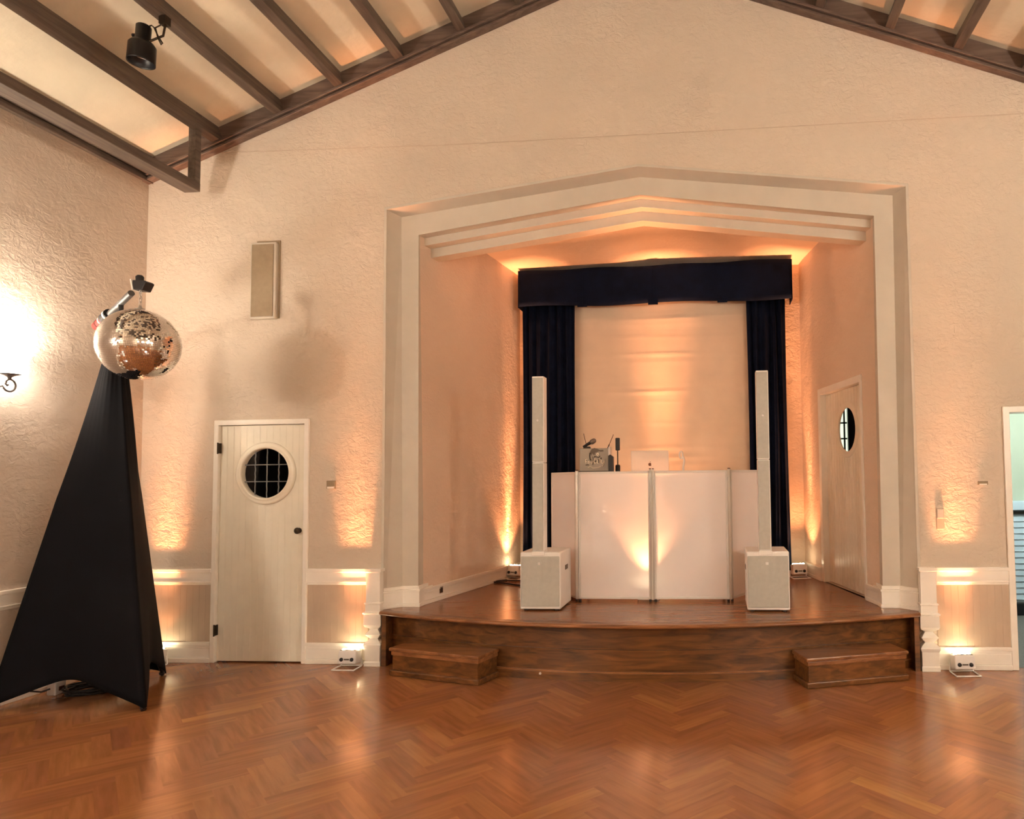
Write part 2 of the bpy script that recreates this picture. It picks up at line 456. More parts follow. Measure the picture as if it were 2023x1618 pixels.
b = MB()
def wp(*pts): b.prism_y(list(pts), 0.0, WB)
wp((XL, 0), (DX0, 0), (DX0, rake(DX0) + .3), (XL, rake(XL) + .3))
wp((DX0, DZ), (DX1, DZ), (DX1, rake(DX1) + .3), (DX0, rake(DX0) + .3))
wp((DX1, 0), (-PW, 0), (-PW, rake(PW) + .3), (DX1, rake(DX1) + .3))
wp((-PW, PH), (0, PA), (PW, PH), (PW, rake(PW) + .3), (0, RIDGE + .3), (-PW, rake(PW) + .3))
wp((PW, 0), (OX0, 0), (OX0, rake(OX0) + .3), (PW, rake(PW) + .3))
wp((OX0, OZ), (OX1, OZ), (OX1, rake(OX1) + .3), (OX0, rake(OX0) + .3))
wp((OX1, 0), (XR, 0), (XR, rake(XR) + .3), (OX1, rake(OX1) + .3))
struct(b.build('wall_back', 'wall'))

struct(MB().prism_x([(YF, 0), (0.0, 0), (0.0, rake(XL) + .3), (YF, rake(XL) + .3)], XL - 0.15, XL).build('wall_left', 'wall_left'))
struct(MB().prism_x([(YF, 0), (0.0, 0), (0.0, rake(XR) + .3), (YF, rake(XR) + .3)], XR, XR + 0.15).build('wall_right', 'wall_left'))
struct(MB().prism_y([(XL, 0), (XR, 0), (XR, rake(XR) + .3), (0, RIDGE + .3), (XL, rake(XL) + .3)], YF - 0.15, YF).build('wall_front', 'wall'))
b = MB()
cpoly = [(XL - .1, rake(XL - .1) + CEIL), (0, RIDGE + CEIL), (XR + .1, rake(XR + .1) + CEIL), (XR + .1, rake(XR + .1) + CEIL + .12), (0, RIDGE + CEIL + .12), (XL - .1, rake(XL - .1) + CEIL + .12)]
b.prism(cpoly, lambda x, z: (x, YF - .1, z), lambda x, z: (x, 0.15, z))
struct(b.build('ceiling', 'plaster'))

# rake boards and mouldings against the back wall (one run per slope), cornice along the side walls
def rake_trim(sx, name):
    b = MB()
    for (y, za, zb) in ((-0.030, 0.055, CEIL + .02), (-0.075, 0.0, 0.022), (-0.058, 0.022, 0.040), (-0.085, 0.040, 0.066)):
        pts = [(0, RIDGE + za), (0, RIDGE + zb), (sx * 4.5, rake(4.5) + zb), (sx * 4.5, rake(4.5) + za)]
        b.prism_y(pts, y, 0.0)
    return struct(b.build(name, 'beam_x', bevel=0.004))
rake_trim(-1, 'trim_1'); rake_trim(1, 'trim_2')
def cornice(sx, name):
    b = MB()
    for (d, za, zb) in ((0.045, 4.300, 4.335), (0.030, 4.335, 4.362), (0.062, 4.362, 4.395), (0.048, 4.395, 4.43), (0.085, 4.43, 4.475)):
        x = sx * 4.5
        b.box(min(x, x - sx * d), max(x, x - sx * d), YF, 0.0, za, zb)
    return struct(b.build(name, 'beam', bevel=0.004))
cornice(-1, 'trim_3'); cornice(1, 'trim_4')

# purlins: each beam a thing of its own
BEAMS = [(-3.80, 'lowest dark beam crossing the left ceiling slope, with a loose batten hanging below it'),
         (-3.22, 'dark ceiling beam that carries the black spotlight'),
         (-2.655, 'dark ceiling beam next up the left slope from the spotlight beam'),
         (-2.10, 'dark ceiling beam second up the left slope from the spotlight beam'),
         (-1.54, 'dark ceiling beam third up the left slope from the spotlight beam'),
         (-1.01, 'dark ceiling beam nearest the ridge on the left slope, only its end tip showing'),
         (-0.48, None), (0.0, None), (0.48, None), (1.01, None),
         (1.56, 'dark ceiling beam nearest the ridge on the right slope'),
         (2.13, 'middle one of the three dark beams on the right ceiling slope'),
         (2.675, 'dark ceiling beam at top right, lowest of the right slope in view'),
         (3.21, None), (3.80, None)]
for x, lab in BEAMS:
    k = -RK if x > 0 else RK
    if x == 0: k = 0
    poly = []
    hw = 0.038
    z0, z1 = rake(x) + 0.066, rake(x) + CEIL + 0.02
    ux, uz = 1 / math.hypot(1, k), k / math.hypot(1, k)
    pts = []
    for sx, zz in ((-hw, z0), (hw, z0), (hw, z1), (-hw, z1)):
        # square to the slope
        d = zz - z0
        pts.append((x + sx * ux - d * uz * 0.9, z0 + sx * uz + d * ux))
    o = MB().prism(pts, lambda a, c: (a, YF, c), lambda a, c: (a, -0.03, c)).build('ceiling_beam', 'beam', bevel=0.005)
    if lab: tag(o, lab, 'beam', 'ceiling beams')
    else: tag(o, 'dark ceiling beam near the ridge above the view', 'beam', 'ceiling beams out of view')

# hanging batten in front of the lowest bay
t = thing('hanging_batten', (-3.87, -0.30, 4.09), 'loose dark timber batten hung below the left ceiling, its end dangling before the back wall', 'beam')
MB().box(-3.945, -3.800, YF, -0.245, 4.09, 4.165).build('rail', 'beam', t, bevel=0.004)
for yy in (-0.285, -3.0, -6.0, -9.0):
    MB().box(-3.872, -3.802, yy - 0.02, yy + 0.04, 4.165, rake(3.84) + CEIL).build('hanger', 'beam', t, bevel=0.003)

# ------------------------------------------------------------------ wainscot, baseboards
def run_profile(x0, x1, prof, y=0.0):
    b = MB()
    for d, za, zb in prof: b.box(x0, x1, y - d, y, za, zb)
    return b
RAIL = [(0.026, 0.782, 0.812), (0.016, 0.700, 0.782), (0.022, 0.690, 0.704), (0.012, 0.672, 0.690)]
BASE = [(0.026, 0.150, 0.180), (0.018, 0.128, 0.150), (0.014, 0.040, 0.128), (0.026, 0.0, 0.040)]
runs = [(XL, -3.800, 'left'), (-2.925, -2.372, 'middle'), (2.382, 2.945, 'right'), (3.945, XR, 'far')]
tn = 5
bb = MB()
for x0, x1, nm in runs:
    struct(run_profile(x0, x1, RAIL).build('trim_%d' % tn, 'trim', bevel=0.004)); tn += 1
    for d, za, zb in BASE: bb.box(x0, x1, -d, 0, za, zb)
    # tongue-and-groove panel between rail and baseboard
    p = MB(); nb = max(1, round((x1 - x0) / 0.058)); step = (x1 - x0) / nb
    for i in range(nb):
        p.box(x0 + i * step + 0.0002, x0 + (i + 1) * step - 0.0002, -0.008, 0.0, 0.178, 0.675)
    struct(p.build('trim_%d' % tn, 'panel', bevel=0.0008, seg=1)); tn += 1
struct(bb.build('baseboard_back', 'trim', bevel=0.004))
for sx, nm in ((-1, 'left'), (1, 'right')):
    b = MB(); c = MB()
    for d, za, zb in BASE:
        b.box(min(sx * 4.5, sx * (4.5 - d)), max(sx * 4.5, sx * (4.5 - d)), YF, -0.03, za, zb)
    for d, za, zb in RAIL:
        c.box(min(sx * 4.5, sx * (4.5 - d)), max(sx * 4.5, sx * (4.5 - d)), YF, -0.03, za, zb)
    struct(b.build('baseboard_' + nm, 'trim', bevel=0.004))
    struct(c.build('trim_%d' % tn, 'trim', bevel=0.004)); tn += 1

# square turned newels closing the wainscot at the stage
NEWEL = [(0.072, 0.0), (0.072, 0.032), (0.066, 0.040), (0.068, 0.150), (0.078, 0.178), (0.070, 0.192), (0.034, 0.222), (0.068, 0.262),
         (0.032, 0.304), (0.070, 0.330), (0.076, 0.345), (0.074, 0.436), (0.082, 0.440), (0.082, 0.452), (0.066, 0.456), (0.066, 0.516), (0.073, 0.520), (0.073, 0.530),
         (0.062, 0.534), (0.062, 0.785), (0.070, 0.790), (0.070, 0.815)]
for sx in (-1, 1):
    cx_ = sx * 2.302; b = MB()
    rs = [[(cx_ + a * r, -0.012 + c * r * 0.9, z) for a, c in ((-1, -1), (1, -1), (1, 1), (-1, 1))] for r, z in NEWEL]
    b.rings(rs, True, True, False)
    o = b.build('newel_post', 'trim', bevel=0.002)
    tag(o, 'cream square turned newel post at the %s end of the stage front' % ('left' if sx < 0 else 'right'), 'post', 'newel posts')

# ------------------------------------------------------------------ left door
dr = bpy.data.objects.new('door_1', None); COL.objects.link(dr); dr.location = ((DX0 + DX1) / 2, 0, 0); ROOT['door_1'] = Vector(dr.location); struct(dr)
b = MB()
fw = 0.048
b.prism_y([(DX0 - fw + .02, 0), (DX0 + .016, 0), (DX0 + .016, DZ - .012), (DX1 - .016, DZ - .012), (DX1 - .016, 0), (DX1 + fw - .02, 0), (DX1 + fw - .02, DZ + .034), (DX0 - fw + .02, DZ + .034)], -0.022, 0.06)
b.build('door_frame', 'trim', dr, bevel=0.006)
b = MB(); x0, x1 = DX0 + .018, DX1 - .018
WX, WZ, WR = -3.325, 1.645, 0.218
holed(b, x0, x1, 0.012, DZ - .016, WX, WZ, WR + .01, lambda u, v, d: (u, d, v), 0.010, 0.05)
# groove lines between the boards, as thin raised beads split round the window
nb = 13
for i in range(1, nb):
    gx = x0 + (x1 - x0) * i / nb
    dxx = abs(gx - WX); segs = [(0.014, DZ - .018)]
    if dxx < WR + .07:
        h = math.sqrt((WR + .07) ** 2 - dxx ** 2); segs = [(0.014, WZ - h), (WZ + h, DZ - .018)]
    for za, zb in segs:
        b.box(gx - .004, gx - .0012, 0.0090, 0.011, za, zb); b.box(gx + .0012, gx + .004, 0.0090, 0.011, za, zb)
b.build('door_panel', 'door', dr)
def ring_window(parent, centre, ax_u, ax_n, r, name_ring='window_ring', nv=3, nh=2, mat='door', lead='lead', dp=.03):
    """round light: moulded ring, pane, cames; ax_u horizontal in the door, ax_n towards the viewer"""
    U, Nn, Z = Vector(ax_u), Vector(ax_n), Vector((0, 0, 1)); C = Vector(centre)
    b = MB(); prof = [(r + .058, -.002), (r + .055, .016), (r + .040, .022), (r + .026, .016), (r + .020, .028), (r + .006, .030), (r, .018), (r, -dp)]
    n = 64
    pk = 1.0 if dp > .02 else .35
    b.rings([[C + U * (pr * math.cos(2 * math.pi * i / n)) + Z * (pr * math.sin(2 * math.pi * i / n)) + Nn * d * (pk if d > 0 else 1) for i in range(n)] for pr, d in prof], True, False, True)
    ring = b.build(name_ring, mat, parent, recalc=True)
    p = MB(); p.add([C + U * (r * 1.005 * math.cos(2 * math.pi * i / n)) + Z * (r * 1.005 * math.sin(2 * math.pi * i / n)) - Nn * dp * .4 for i in range(n)], [tuple(range(n))])
    p.build('glass_pane', 'pane', ring)
    if nv == 0: return ring
    c = MB()
    for k in range(nv):
        u = (k - (nv - 1) / 2) * r * 0.50; h = math.sqrt(r * r - u * u)
        pts = [C + U * (u + 0.003 * math.sin(q * 3 + k)) + Z * (h * (q / 6 - 1)) - Nn * .009 for q in range(13)]
        c.tube(pts, 0.0055, 6)
    for k in range(nh):
        v = (k - (nh - 1) / 2) * r * 0.68; h = math.sqrt(r * r - v * v)
        c.tube([C + U * (-h) + Z * v - Nn * .009, C + U * h + Z * v - Nn * .009], 0.0055, 6)
    c.build('lead_came', lead, ring)
    return ring
ring_window(dr, (WX, 0.006, WZ), (1, 0, 0), (0, -1, 0), WR)
kn = MB().lathe([(0.0, 0.044), (0.016, 0.042), (0.027, 0.034), (0.028, 0.028), (0.018, 0.020), (0.010, 0.016), (0.010, 0.006), (0.024, 0.004), (0.024, 0.0)], Matrix.Translation((-3.018, 0.010, 1.14)) @ Matrix.Rotation(R(90), 4, 'X'), 24)
kn.build('door_knob', 'bronze', dr)
for z in (1.87, 0.28):
    b = MB().box(DX0 + .008, DX0 + .026, -0.025, 0.012, z - .045, z + .045); b.tube([(DX0 + .017, -0.028, z - .050), (DX0 + .017, -0.028, z + .050)], 0.006, 8)
    b.build('hinge', 'bronze', dr)
# closed dark box added behind it so the round window looks dark
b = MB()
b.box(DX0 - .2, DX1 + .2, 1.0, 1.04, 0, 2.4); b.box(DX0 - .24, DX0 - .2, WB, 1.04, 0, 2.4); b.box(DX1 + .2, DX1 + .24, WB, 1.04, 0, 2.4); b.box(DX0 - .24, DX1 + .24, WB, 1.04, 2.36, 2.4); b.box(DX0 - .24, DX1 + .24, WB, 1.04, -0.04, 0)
struct(b.build('wall_dark_box', 'smoke'))

# ------------------------------------------------------------------ proscenium and stage recess
# A step profile: reveal from the wall plane to a frontal face at y=.12, then two beams stepping down
def gable(hw, zc, za): return [(-hw, zc), (0, za), (hw, zc)]
b = MB()
o0, o1 = gable(PW, PH, PA), gable(2.165, 3.937, 4.203)
foot0, foot1 = (PW, HS), (2.125, HS)
# splayed reveal (closed solid: jambs and lintel)
def loop(hw0, zb, zc, za, y): return [(-hw0[1], y, zb), (-hw0[0], y, zc), (0, y, za), (hw0[0], y, zc), (hw0[1], y, zb)]
A = loop((2.24, 2.235), 0.0, 3.96, 4.237, -0.004)
Bq = loop((2.165, 2.125), 0.0, 3.937, 4.203, 0.12)
C_ = loop((2.005, 1.985), 0.0, 3.768, 4.044, 0.12)
D_ = loop((2.005, 1.985), 0.0, 3.768, 4.044, 0.22)
E_ = loop((2.40, 2.40), 0.0, 4.20, 4.45, 0.22)
Fq = loop((2.40, 2.40), 0.0, 4.20, 4.45, 0.10)
vs = A + Bq + C_ + D_
fs = []
for k in range(3):
    fs += [(k * 5 + i, k * 5 + i + 1, (k + 1) * 5 + i + 1, (k + 1) * 5 + i) for i in range(4)]
b.add(vs, fs)
o = b.build('trim_20', 'casing', recalc=False); struct(o)
def lintel(name, zc0, zc1, za0, za1, y0, y1, hw):
    p = [(-hw, zc0), (0, za0), (hw, zc0), (hw, zc1), (0, za1), (-hw, zc1)]
    return struct(MB().prism_y(p, y0, y1).build(name, 'casing', bevel=0.004))
lintel('trim_21', 3.696, 3.95, 3.971, 4.20, 0.215, 0.36, 2.02)
lintel('trim_22', 3.612, 3.90, 3.885, 4.15, 0.315, 0.45, 2.02)
# thin raised bead round the outer edge of the opening
b = MB()
pb = [(-2.262, HS), (-2.262, 3.982), (0, 4.262), (2.262, 3.982), (2.262, HS)]
pi_ = [(-2.236, HS), (-2.238, 3.960), (0, 4.238), (2.238, 3.960), (2.236, HS)]
b.prism_y(pb[:1] + pb[1:] + pi_[::-1], -0.010, 0.01)
struct(b.build('trim_23', 'casing', bevel=0.003))

# stage side walls: plan lines
LA, LB = Vector((-1.995, 0.20)), Vector((-1.66, 2.10))
RA, RB = Vector((2.000, 0.20)), Vector((1.60, 2.10))
def wall_frame(A2, B2, inward):
    d = (B2 - A2).normalized(); n = Vector((-d.y, d.x))
    if n.dot(Vector(inward)) < 0: n = -n
    return d, n
dL, nL = wall_frame(LA, LB, (1, 0)); dR, nR = wall_frame(RA, RB, (-1, 0))
lenL, lenR = (LB - LA).length, (RB - RA).length
ZTOP = 4.6
def wl(s, h, out):  # left wall: s along, h height, out = distance into the stage
    p = LA + dL * s + nL * out; return (p.x, p.y, h)
def wr(s, h, out):
    p = RA + dR * s + nR * out; return (p.x, p.y, h)
MBl = MB(); MBl.prism([(-.05, 0), (lenL + .1, 0), (lenL + .1, ZTOP), (-.05, ZTOP)], lambda s, h: wl(s, h, -0.12), lambda s, h: wl(s, h, 0))
struct(MBl.build('wall_stage_left', 'stage_wall'))
# right wall with a door opening
DS0, DS1, DTOP = 0.31, 1.345, 2.42
b = MB()
for poly in ([(-.05, 0), (DS0, 0), (DS0, ZTOP), (-.05, ZTOP)], [(DS1, 0), (lenR + .1, 0), (lenR + .1, ZTOP), (DS1, ZTOP)], [(DS0, DTOP), (DS1, DTOP), (DS1, ZTOP), (DS0, ZTOP)], [(DS0, 0), (DS1, 0), (DS1, HS), (DS0, HS)]):
    b.prism(poly, lambda s, h: wr(s, h, -0.14), lambda s, h: wr(s, h, 0))
struct(b.build('wall_stage_right', 'stage_wall'))
struct(MB().prism_y([(-2.1, 0), (1.70, 0), (1.70, ZTOP), (-2.1, ZTOP)], 2.10, 2.22).build('wall_stage_back', 'stage_wall'))
# sloping gabled stage ceiling
b = MB()
fr = [(-2.25, 0.30, 4.02), (0.0, 0.30, 4.20), (2.25, 0.30, 4.02)]
bk = [(-2.0, 2.2, 3.945), (-0.03, 2.2, 3.990), (1.9, 2.2, 3.965)]
vs = fr + bk; vs += [(x, y, z + .1) for x, y, z in vs]
b.add(vs, [(0, 1, 4, 3), (1, 2, 5, 4), (6, 9, 10, 7), (7, 10, 11, 8), (0, 6, 7, 1), (1, 7, 8, 2), (3, 4, 10, 9), (4, 5, 11, 10), (0, 3, 9, 6), (2, 8, 11, 5)])
struct(b.build('ceiling_stage', 'stage_wall'))

# baseboards on the stage and plinths under the proscenium jambs
SB = [(0.030, HS + .118, HS + .142), (0.022, HS + .100, HS + .118), (0.018, HS + .032, HS + .100), (0.030, HS, HS + .032)]
b = MB()
for d, za, zb in SB: b.prism([(-.02, za), (lenL, za), (lenL, zb), (-.02, zb)], lambda s, h: wl(s, h, 0), lambda s, h: wl(s, h, d))
struct(b.build('baseboard_stage_left', 'trim', bevel=0.003))
b = MB()
for d, za, zb in SB:
    for s0, s1 in ((-.02, DS0 - .03), (DS1 + .04, lenR)):
        b.prism([(s0, za), (s1, za), (s1, zb), (s0, zb)], lambda s, h: wr(s, h, 0), lambda s, h: wr(s, h, d))
struct(b.build('baseboard_stage_right', 'trim', bevel=0.003))
for sx, nm in ((-1, 'trim_24'), (1, 'trim_25')):
    b = MB()
    for g, za, zb in ((0.020, HS, HS + .030), (0.012, HS + .030, HS + .135), (0.020, HS + .135, HS + .152), (0.008, HS + .152, HS + .180)):
        # plan outline following reveal, frontal face and the inner return
        pl = [(sx * 2.236, -0.004 - g), (sx * (2.125 - .3 * g), 0.12 - g), (sx * (1.985 - g), 0.12 - g), (sx * (1.985 - g), 0.46), (sx * 2.03, 0.46), (sx * 2.05, 0.17), (sx * 2.236, 0.15)]
        b.prism_z(pl, za, zb)
    struct(b.build(nm, 'trim', bevel=0.003))

# stage-right door (set back in its opening)
d2 = bpy.data.objects.new('door_2', None); COL.objects.link(d2); d2.location = wr((DS0 + DS1) / 2, HS, 0); ROOT['door_2'] = Vector(d2.location); struct(d2)
b = MB()
SETB = -0.050
b.prism([(DS0 - .02, HS), (DS0 + .018, HS), (DS0 + .018, DTOP - .022), (DS1 - .022, DTOP - .022), (DS1 - .022, HS), (DS1 + .045, HS), (DS1 + .045, DTOP + .045), (DS0 - .02, DTOP + .045)], lambda s, h: wr(s, h, -0.13), lambda s, h: wr(s, h, 0.014))
b.build('door_frame', 'trim', d2, bevel=0.005)
b = MB(); s0, s1 = DS0 + .02, DS1 - .024
WS, WH, WR2 = 0.77, 2.00, 0.212
holed(b, s0, s1, HS + .012, DTOP - .025, WS, WH, WR2 + .01, lambda u, v, d: wr(u, v, d), SETB, SETB - .016)
for i in range(1, 15):
    gs = s0 + (s1 - s0) * i / 15; dd = abs(gs - WS); segs = [(HS + .014, DTOP - .028)]
    if dd < WR2 + .07:
        h_ = math.sqrt((WR2 + .07) ** 2 - dd ** 2); segs = [(HS + .014, WH - h_), (WH + h_, DTOP - .028)]
    for za, zb in segs:
        for e0, e1 in ((-.005, -.0015), (.0015, .005)):
            b.prism([(gs + e0, za), (gs + e1, za), (gs + e1, zb), (gs + e0, zb)], lambda s, h: wr(s, h, SETB - .001), lambda s, h: wr(s, h, SETB + .0015))
b.build('door_panel', 'door', d2)
ring_window(d2, wr(WS, WH, SETB + .002), (dR.x, dR.y, 0), (nR.x, nR.y, 0), WR2, nv=0, nh=0, dp=.012)

# side lobby behind that door, with its own window
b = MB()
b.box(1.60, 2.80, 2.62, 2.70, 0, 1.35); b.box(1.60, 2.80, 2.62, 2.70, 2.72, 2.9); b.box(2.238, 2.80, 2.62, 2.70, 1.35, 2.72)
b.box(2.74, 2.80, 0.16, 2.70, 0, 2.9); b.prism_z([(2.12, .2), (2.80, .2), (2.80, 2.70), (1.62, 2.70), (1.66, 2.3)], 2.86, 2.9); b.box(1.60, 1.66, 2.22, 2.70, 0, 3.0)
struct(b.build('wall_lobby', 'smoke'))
struct(MB().prism_z([(2.13, .2), (2.80, .2), (2.80, 2.70), (1.62, 2.70), (1.68, 2.24)], HS - .06, HS - .01).build('floor_lobby', 'deck'))
w1 = bpy.data.objects.new('window_1', None); COL.objects.link(w1); w1.location = (1.94, 2.66, 1.35); ROOT['window_1'] = Vector(w1.location); struct(w1)
b = MB()
for x0, x1, z0, z1 in ((1.66, 1.70, 1.35, 2.72), (2.208, 2.238, 1.35, 2.72), (1.66, 2.238, 1.35, 1.40), (1.66, 2.238, 2.68, 2.72)): b.box(x0, x1, 2.63, 2.69, z0, z1)
for x in (1.86, 2.015, 2.170): b.box(x - .009, x + .009, 2.65, 2.68, 1.38, 2.70)
for z in (1.62, 1.81, 2.00, 2.19, 2.38): b.box(1.68, 2.20, 2.65, 2.68, z - .009, z + .009)
b.build('window_frame', 'blackmetal', w1)
MB().box(1.66, 2.238, 2.69, 2.695, 1.35, 2.72).build('glass_pane', 'daylight', w1)

# ------------------------------------------------------------------ stage platform
def nose_y(x, c=-0.605, Rr=5.27): return c + Rr - math.sqrt(Rr * Rr - x * x)
def nose_line(off, hw, n=40, c=-0.605):
    return [(x, nose_y(x, c) + off) for x in [-hw + 2 * hw * i / n for i in range(n + 1)]]
stage = thing('stage', (0.0, 0.0, 0.0), 'curved dark oak stage platform filling the arched opening', 'stage')
hwS = 2.222
front = nose_line(0.10, hwS)
MB().prism_z(front + [(2.14, 0.16), (2.02, 0.30), (1.61, 2.1), (-1.67, 2.1), (-2.02, 0.30), (-2.14, 0.16)], HS - .04, HS).build('deck', 'deck', stage)
b = MB()
outer = nose_line(0.0, hwS); inner = nose_line(0.105, hwS)
sec = []
for i in range(len(outer)):
    x, yo = outer[i]; yi = inner[i][1]
    sec.append([(x, yi, HS + .001), (x, yo + .012, HS + .001), (x, yo + .003, HS - .004), (x, yo, HS - .012), (x, yo + .003, HS - .022), (x, yo + .014, HS - .028), (x, yi, HS - .028)])
b.rings(sec, True, True, True)
b.build('nosing', 'oak', stage)
def band(off, z0, z1, name, mat='riser', hw=hwS, th=0.03):
    o_, i_ = nose_line(off, hw), nose_line(off + th, hw)
    return MB().prism_z(o_ + i_[::-1], z0, z1).build(name, mat, stage)
RS = 0.185                       # how far the riser stands back under the nosing
band(RS, 0.0, HS - .03, 'riser')
band(RS - .012, 0.205, 0.232, 'moulding', th=.02)
band(RS - .016, 0.232, 0.240, 'moulding', th=.02)
band(RS - .014, 0.06, 0.072, 'moulding', 'oak', th=.02)
band(RS - .022, 0.0, 0.06, 'base_moulding', th=.03)
band(RS - .03, HS - .06, HS - .03, 'moulding', th=.04)
for sx in (-1, 1):
    MB().box(min(sx * 2.180, sx * 2.2185), max(sx * 2.180, sx * 2.2185), -0.075, 0.155, 0, HS - .03).build('end_board', 'riser', stage)
# under-frame so that the deck is carried
MB().box(-1.6, 1.6, 0.0, 2.0, 0.0, HS - .04).build('frame', 'riser', stage)
# small pale knob on the riser
kx = -0.77
MB().lathe([(0.0, 0.012), (0.007, 0.010), (0.010, 0.005), (0.010, 0.0)], Matrix.Translation((kx, nose_y(kx) + RS - .022, 0.045)) @ Matrix.Rotation(R(90), 4, 'X'), 12).build('knob', 'white', stage)

def step_box(px0, px1, label, ang):
    # plan: back edge follows the riser chord, front parallel to it
    A2 = Vector((px0, nose_y(px0) + RS)); B2 = Vector((px1, nose_y(px1) + RS))
    d = (B2 - A2).normalized(); n = Vector((d.y, -d.x))
    dep, top = 0.275, 0.222
    mid = (A2 + B2) / 2
    t = thing('stage_step', (mid.x + n.x * .13, mid.y + n.y * .13, 0), label, 'step', 'stage steps')
    def P(s, o): p = A2 + d * s + n * o; return (p.x, p.y)
    ln = (B2 - A2).length
    def ring(e, z0, z1, name, mat, bv=0.003):
        MB().prism_z([P(-e, .026), P(ln + e, .026), P(ln + e, dep + e), P(-e, dep + e)], z0, z1).build(name, mat, t, bevel=bv)
    ring(0.0, 0.0, top - .028, 'box', 'riser')
    ring(0.022, top - .028, top, 'tread', 'oak', .008)
    ring(0.009, top - .062, top - .028, 'moulding', 'oak', .006)
    ring(0.018, 0.0, 0.044, 'base_moulding', 'riser', .008)
    return t
step_box(-1.92, -1.13, 'low dark oak step box against the left end of the stage front', 0)
step_box(1.20, 1.96, 'low dark oak step box against the right end of the stage front', 0)

# ------------------------------------------------------------------ backdrop, curtains, valance
b = MB(); n = 60; rows = 150
vs = []
rng = random.Random(5)
folds = [(rng.uniform(1.0, 3.5), rng.uniform(0.010, 0.022), rng.uniform(0.3, 1.0)) for _ in range(26)]
for j in range(rows + 1):
    z = HS + .01 + (3.62 - HS) * j / rows
    for i in range(n + 1):
        x = -1.02 + 2.08 * i / n
        y = 2.045
        for zc, wd, am in folds:
            dz = z - zc - 0.012 * math.sin(x * 2.3 + zc * 7)
            y -= 0.0055 * am * math.exp(-(dz / wd) ** 2) * (0.75 + 0.25 * math.sin(x * 5 + zc * 11))
        vs.append((x, y, z))
b.add(vs, [(j * (n + 1) + i, j * (n + 1) + i + 1, (j + 1) * (n + 1) + i + 1, (j + 1) * (n + 1) + i) for j in range(rows) for i in range(n)], True)
o = b.build('backdrop', 'screen', recalc=False); tag(o, 'ivory backdrop cloth with horizontal creases hanging between the navy curtains', 'backdrop')
md = o.modifiers.new('thick', 'SOLIDIFY'); md.thickness = 0.004; md.offset = 1

def curtain(x0, x1, seed, label, folds_n):
    rg = random.Random(seed); n = 120; rows = 12; b = MB(); vs = []
    ph = rg.uniform(0, 6)
    for j in range(rows + 1):
        v = j / rows; z = HS + .012 + (3.60 - HS) * v
        for i in range(n + 1):
            u = i / n
            w = math.sin(2 * math.pi * folds_n * u + ph + 0.5 * math.sin(5 * u)) + 0.35 * math.sin(2 * math.pi * folds_n * 2.3 * u + 1 + ph)
            y = 1.93 - 0.035 * w * (1.0 - 0.25 * v)
            x = x0 + (x1 - x0) * u + 0.012 * math.sin(3 * v + u * 9)
            vs.append((x, y, z))
    b.add(vs, [(j * (n + 1) + i, j * (n + 1) + i + 1, (j + 1) * (n + 1) + i + 1, (j + 1) * (n + 1) + i) for j in range(rows) for i in range(n)], True)
    o = b.build('curtain', 'navy', recalc=False); tag(o, label, 'curtain', 'stage curtains')
    md = o.modifiers.new('thick', 'SOLIDIFY'); md.thickness = 0.006
    return o
curtain(-1.575, -0.965, 1, 'long navy velvet curtain hanging left of the ivory backdrop', 6)
curtain(0.985, 1.430, 2, 'long navy velvet curtain hanging right of the ivory backdrop', 5)

# valance: three flat box pleats with returns, slightly slack
b = MB()
vx0, vx1, vy = -1.600, 1.492, 1.83
vs = []; n = 96; rows = 8
for j in range(rows + 1):
    v = j / rows
    for i in range(n + 1):
        x = vx0 + (vx1 - vx0) * i / n
        zb = 3.520 + 0.012 * math.sin(x * 4.0 + .6)
        zt = 3.936 + 0.032 * (x - vx0) / (vx1 - vx0) + 0.006 * math.sin(x * 7)
        y = vy + 0.006 * math.sin(x * 6) * (1 - v) + 0.010 * math.exp(-((x - .02) / .3) ** 2) * v
        vs.append((x, y, zb + (zt - zb) * v))
b.add(vs, [(j * (n + 1) + i, j * (n + 1) + i + 1, (j + 1) * (n + 1) + i + 1, (j + 1) * (n + 1) + i) for j in range(rows) for i in range(n)], True)
for x in (vx0, vx1): b.box(x - .004, x + .004, vy, 2.10, 3.515, 3.94 if x < 0 else 3.96)
for xp in (-0.86, -0.055, 0.72):      # pleat tabs
    b.box(xp - .055, xp + .055, vy - .012, vy - .002, 3.500, 3.53)
    b.box(xp - .006, xp + .006, vy - .010, vy - .002, 3.53, 3.90)
o = b.build('valance', 'navy', recalc=False); md = o.modifiers.new('thick', 'SOLIDIFY'); md.thickness = 0.006
tag(o, 'navy velvet valance across the top of the stage curtains', 'valance')
bd = MB().box(vx0, vx1, vy + .01, 2.10, 3.900, 3.925).build('board', 'navy', None)
bd.parent = o

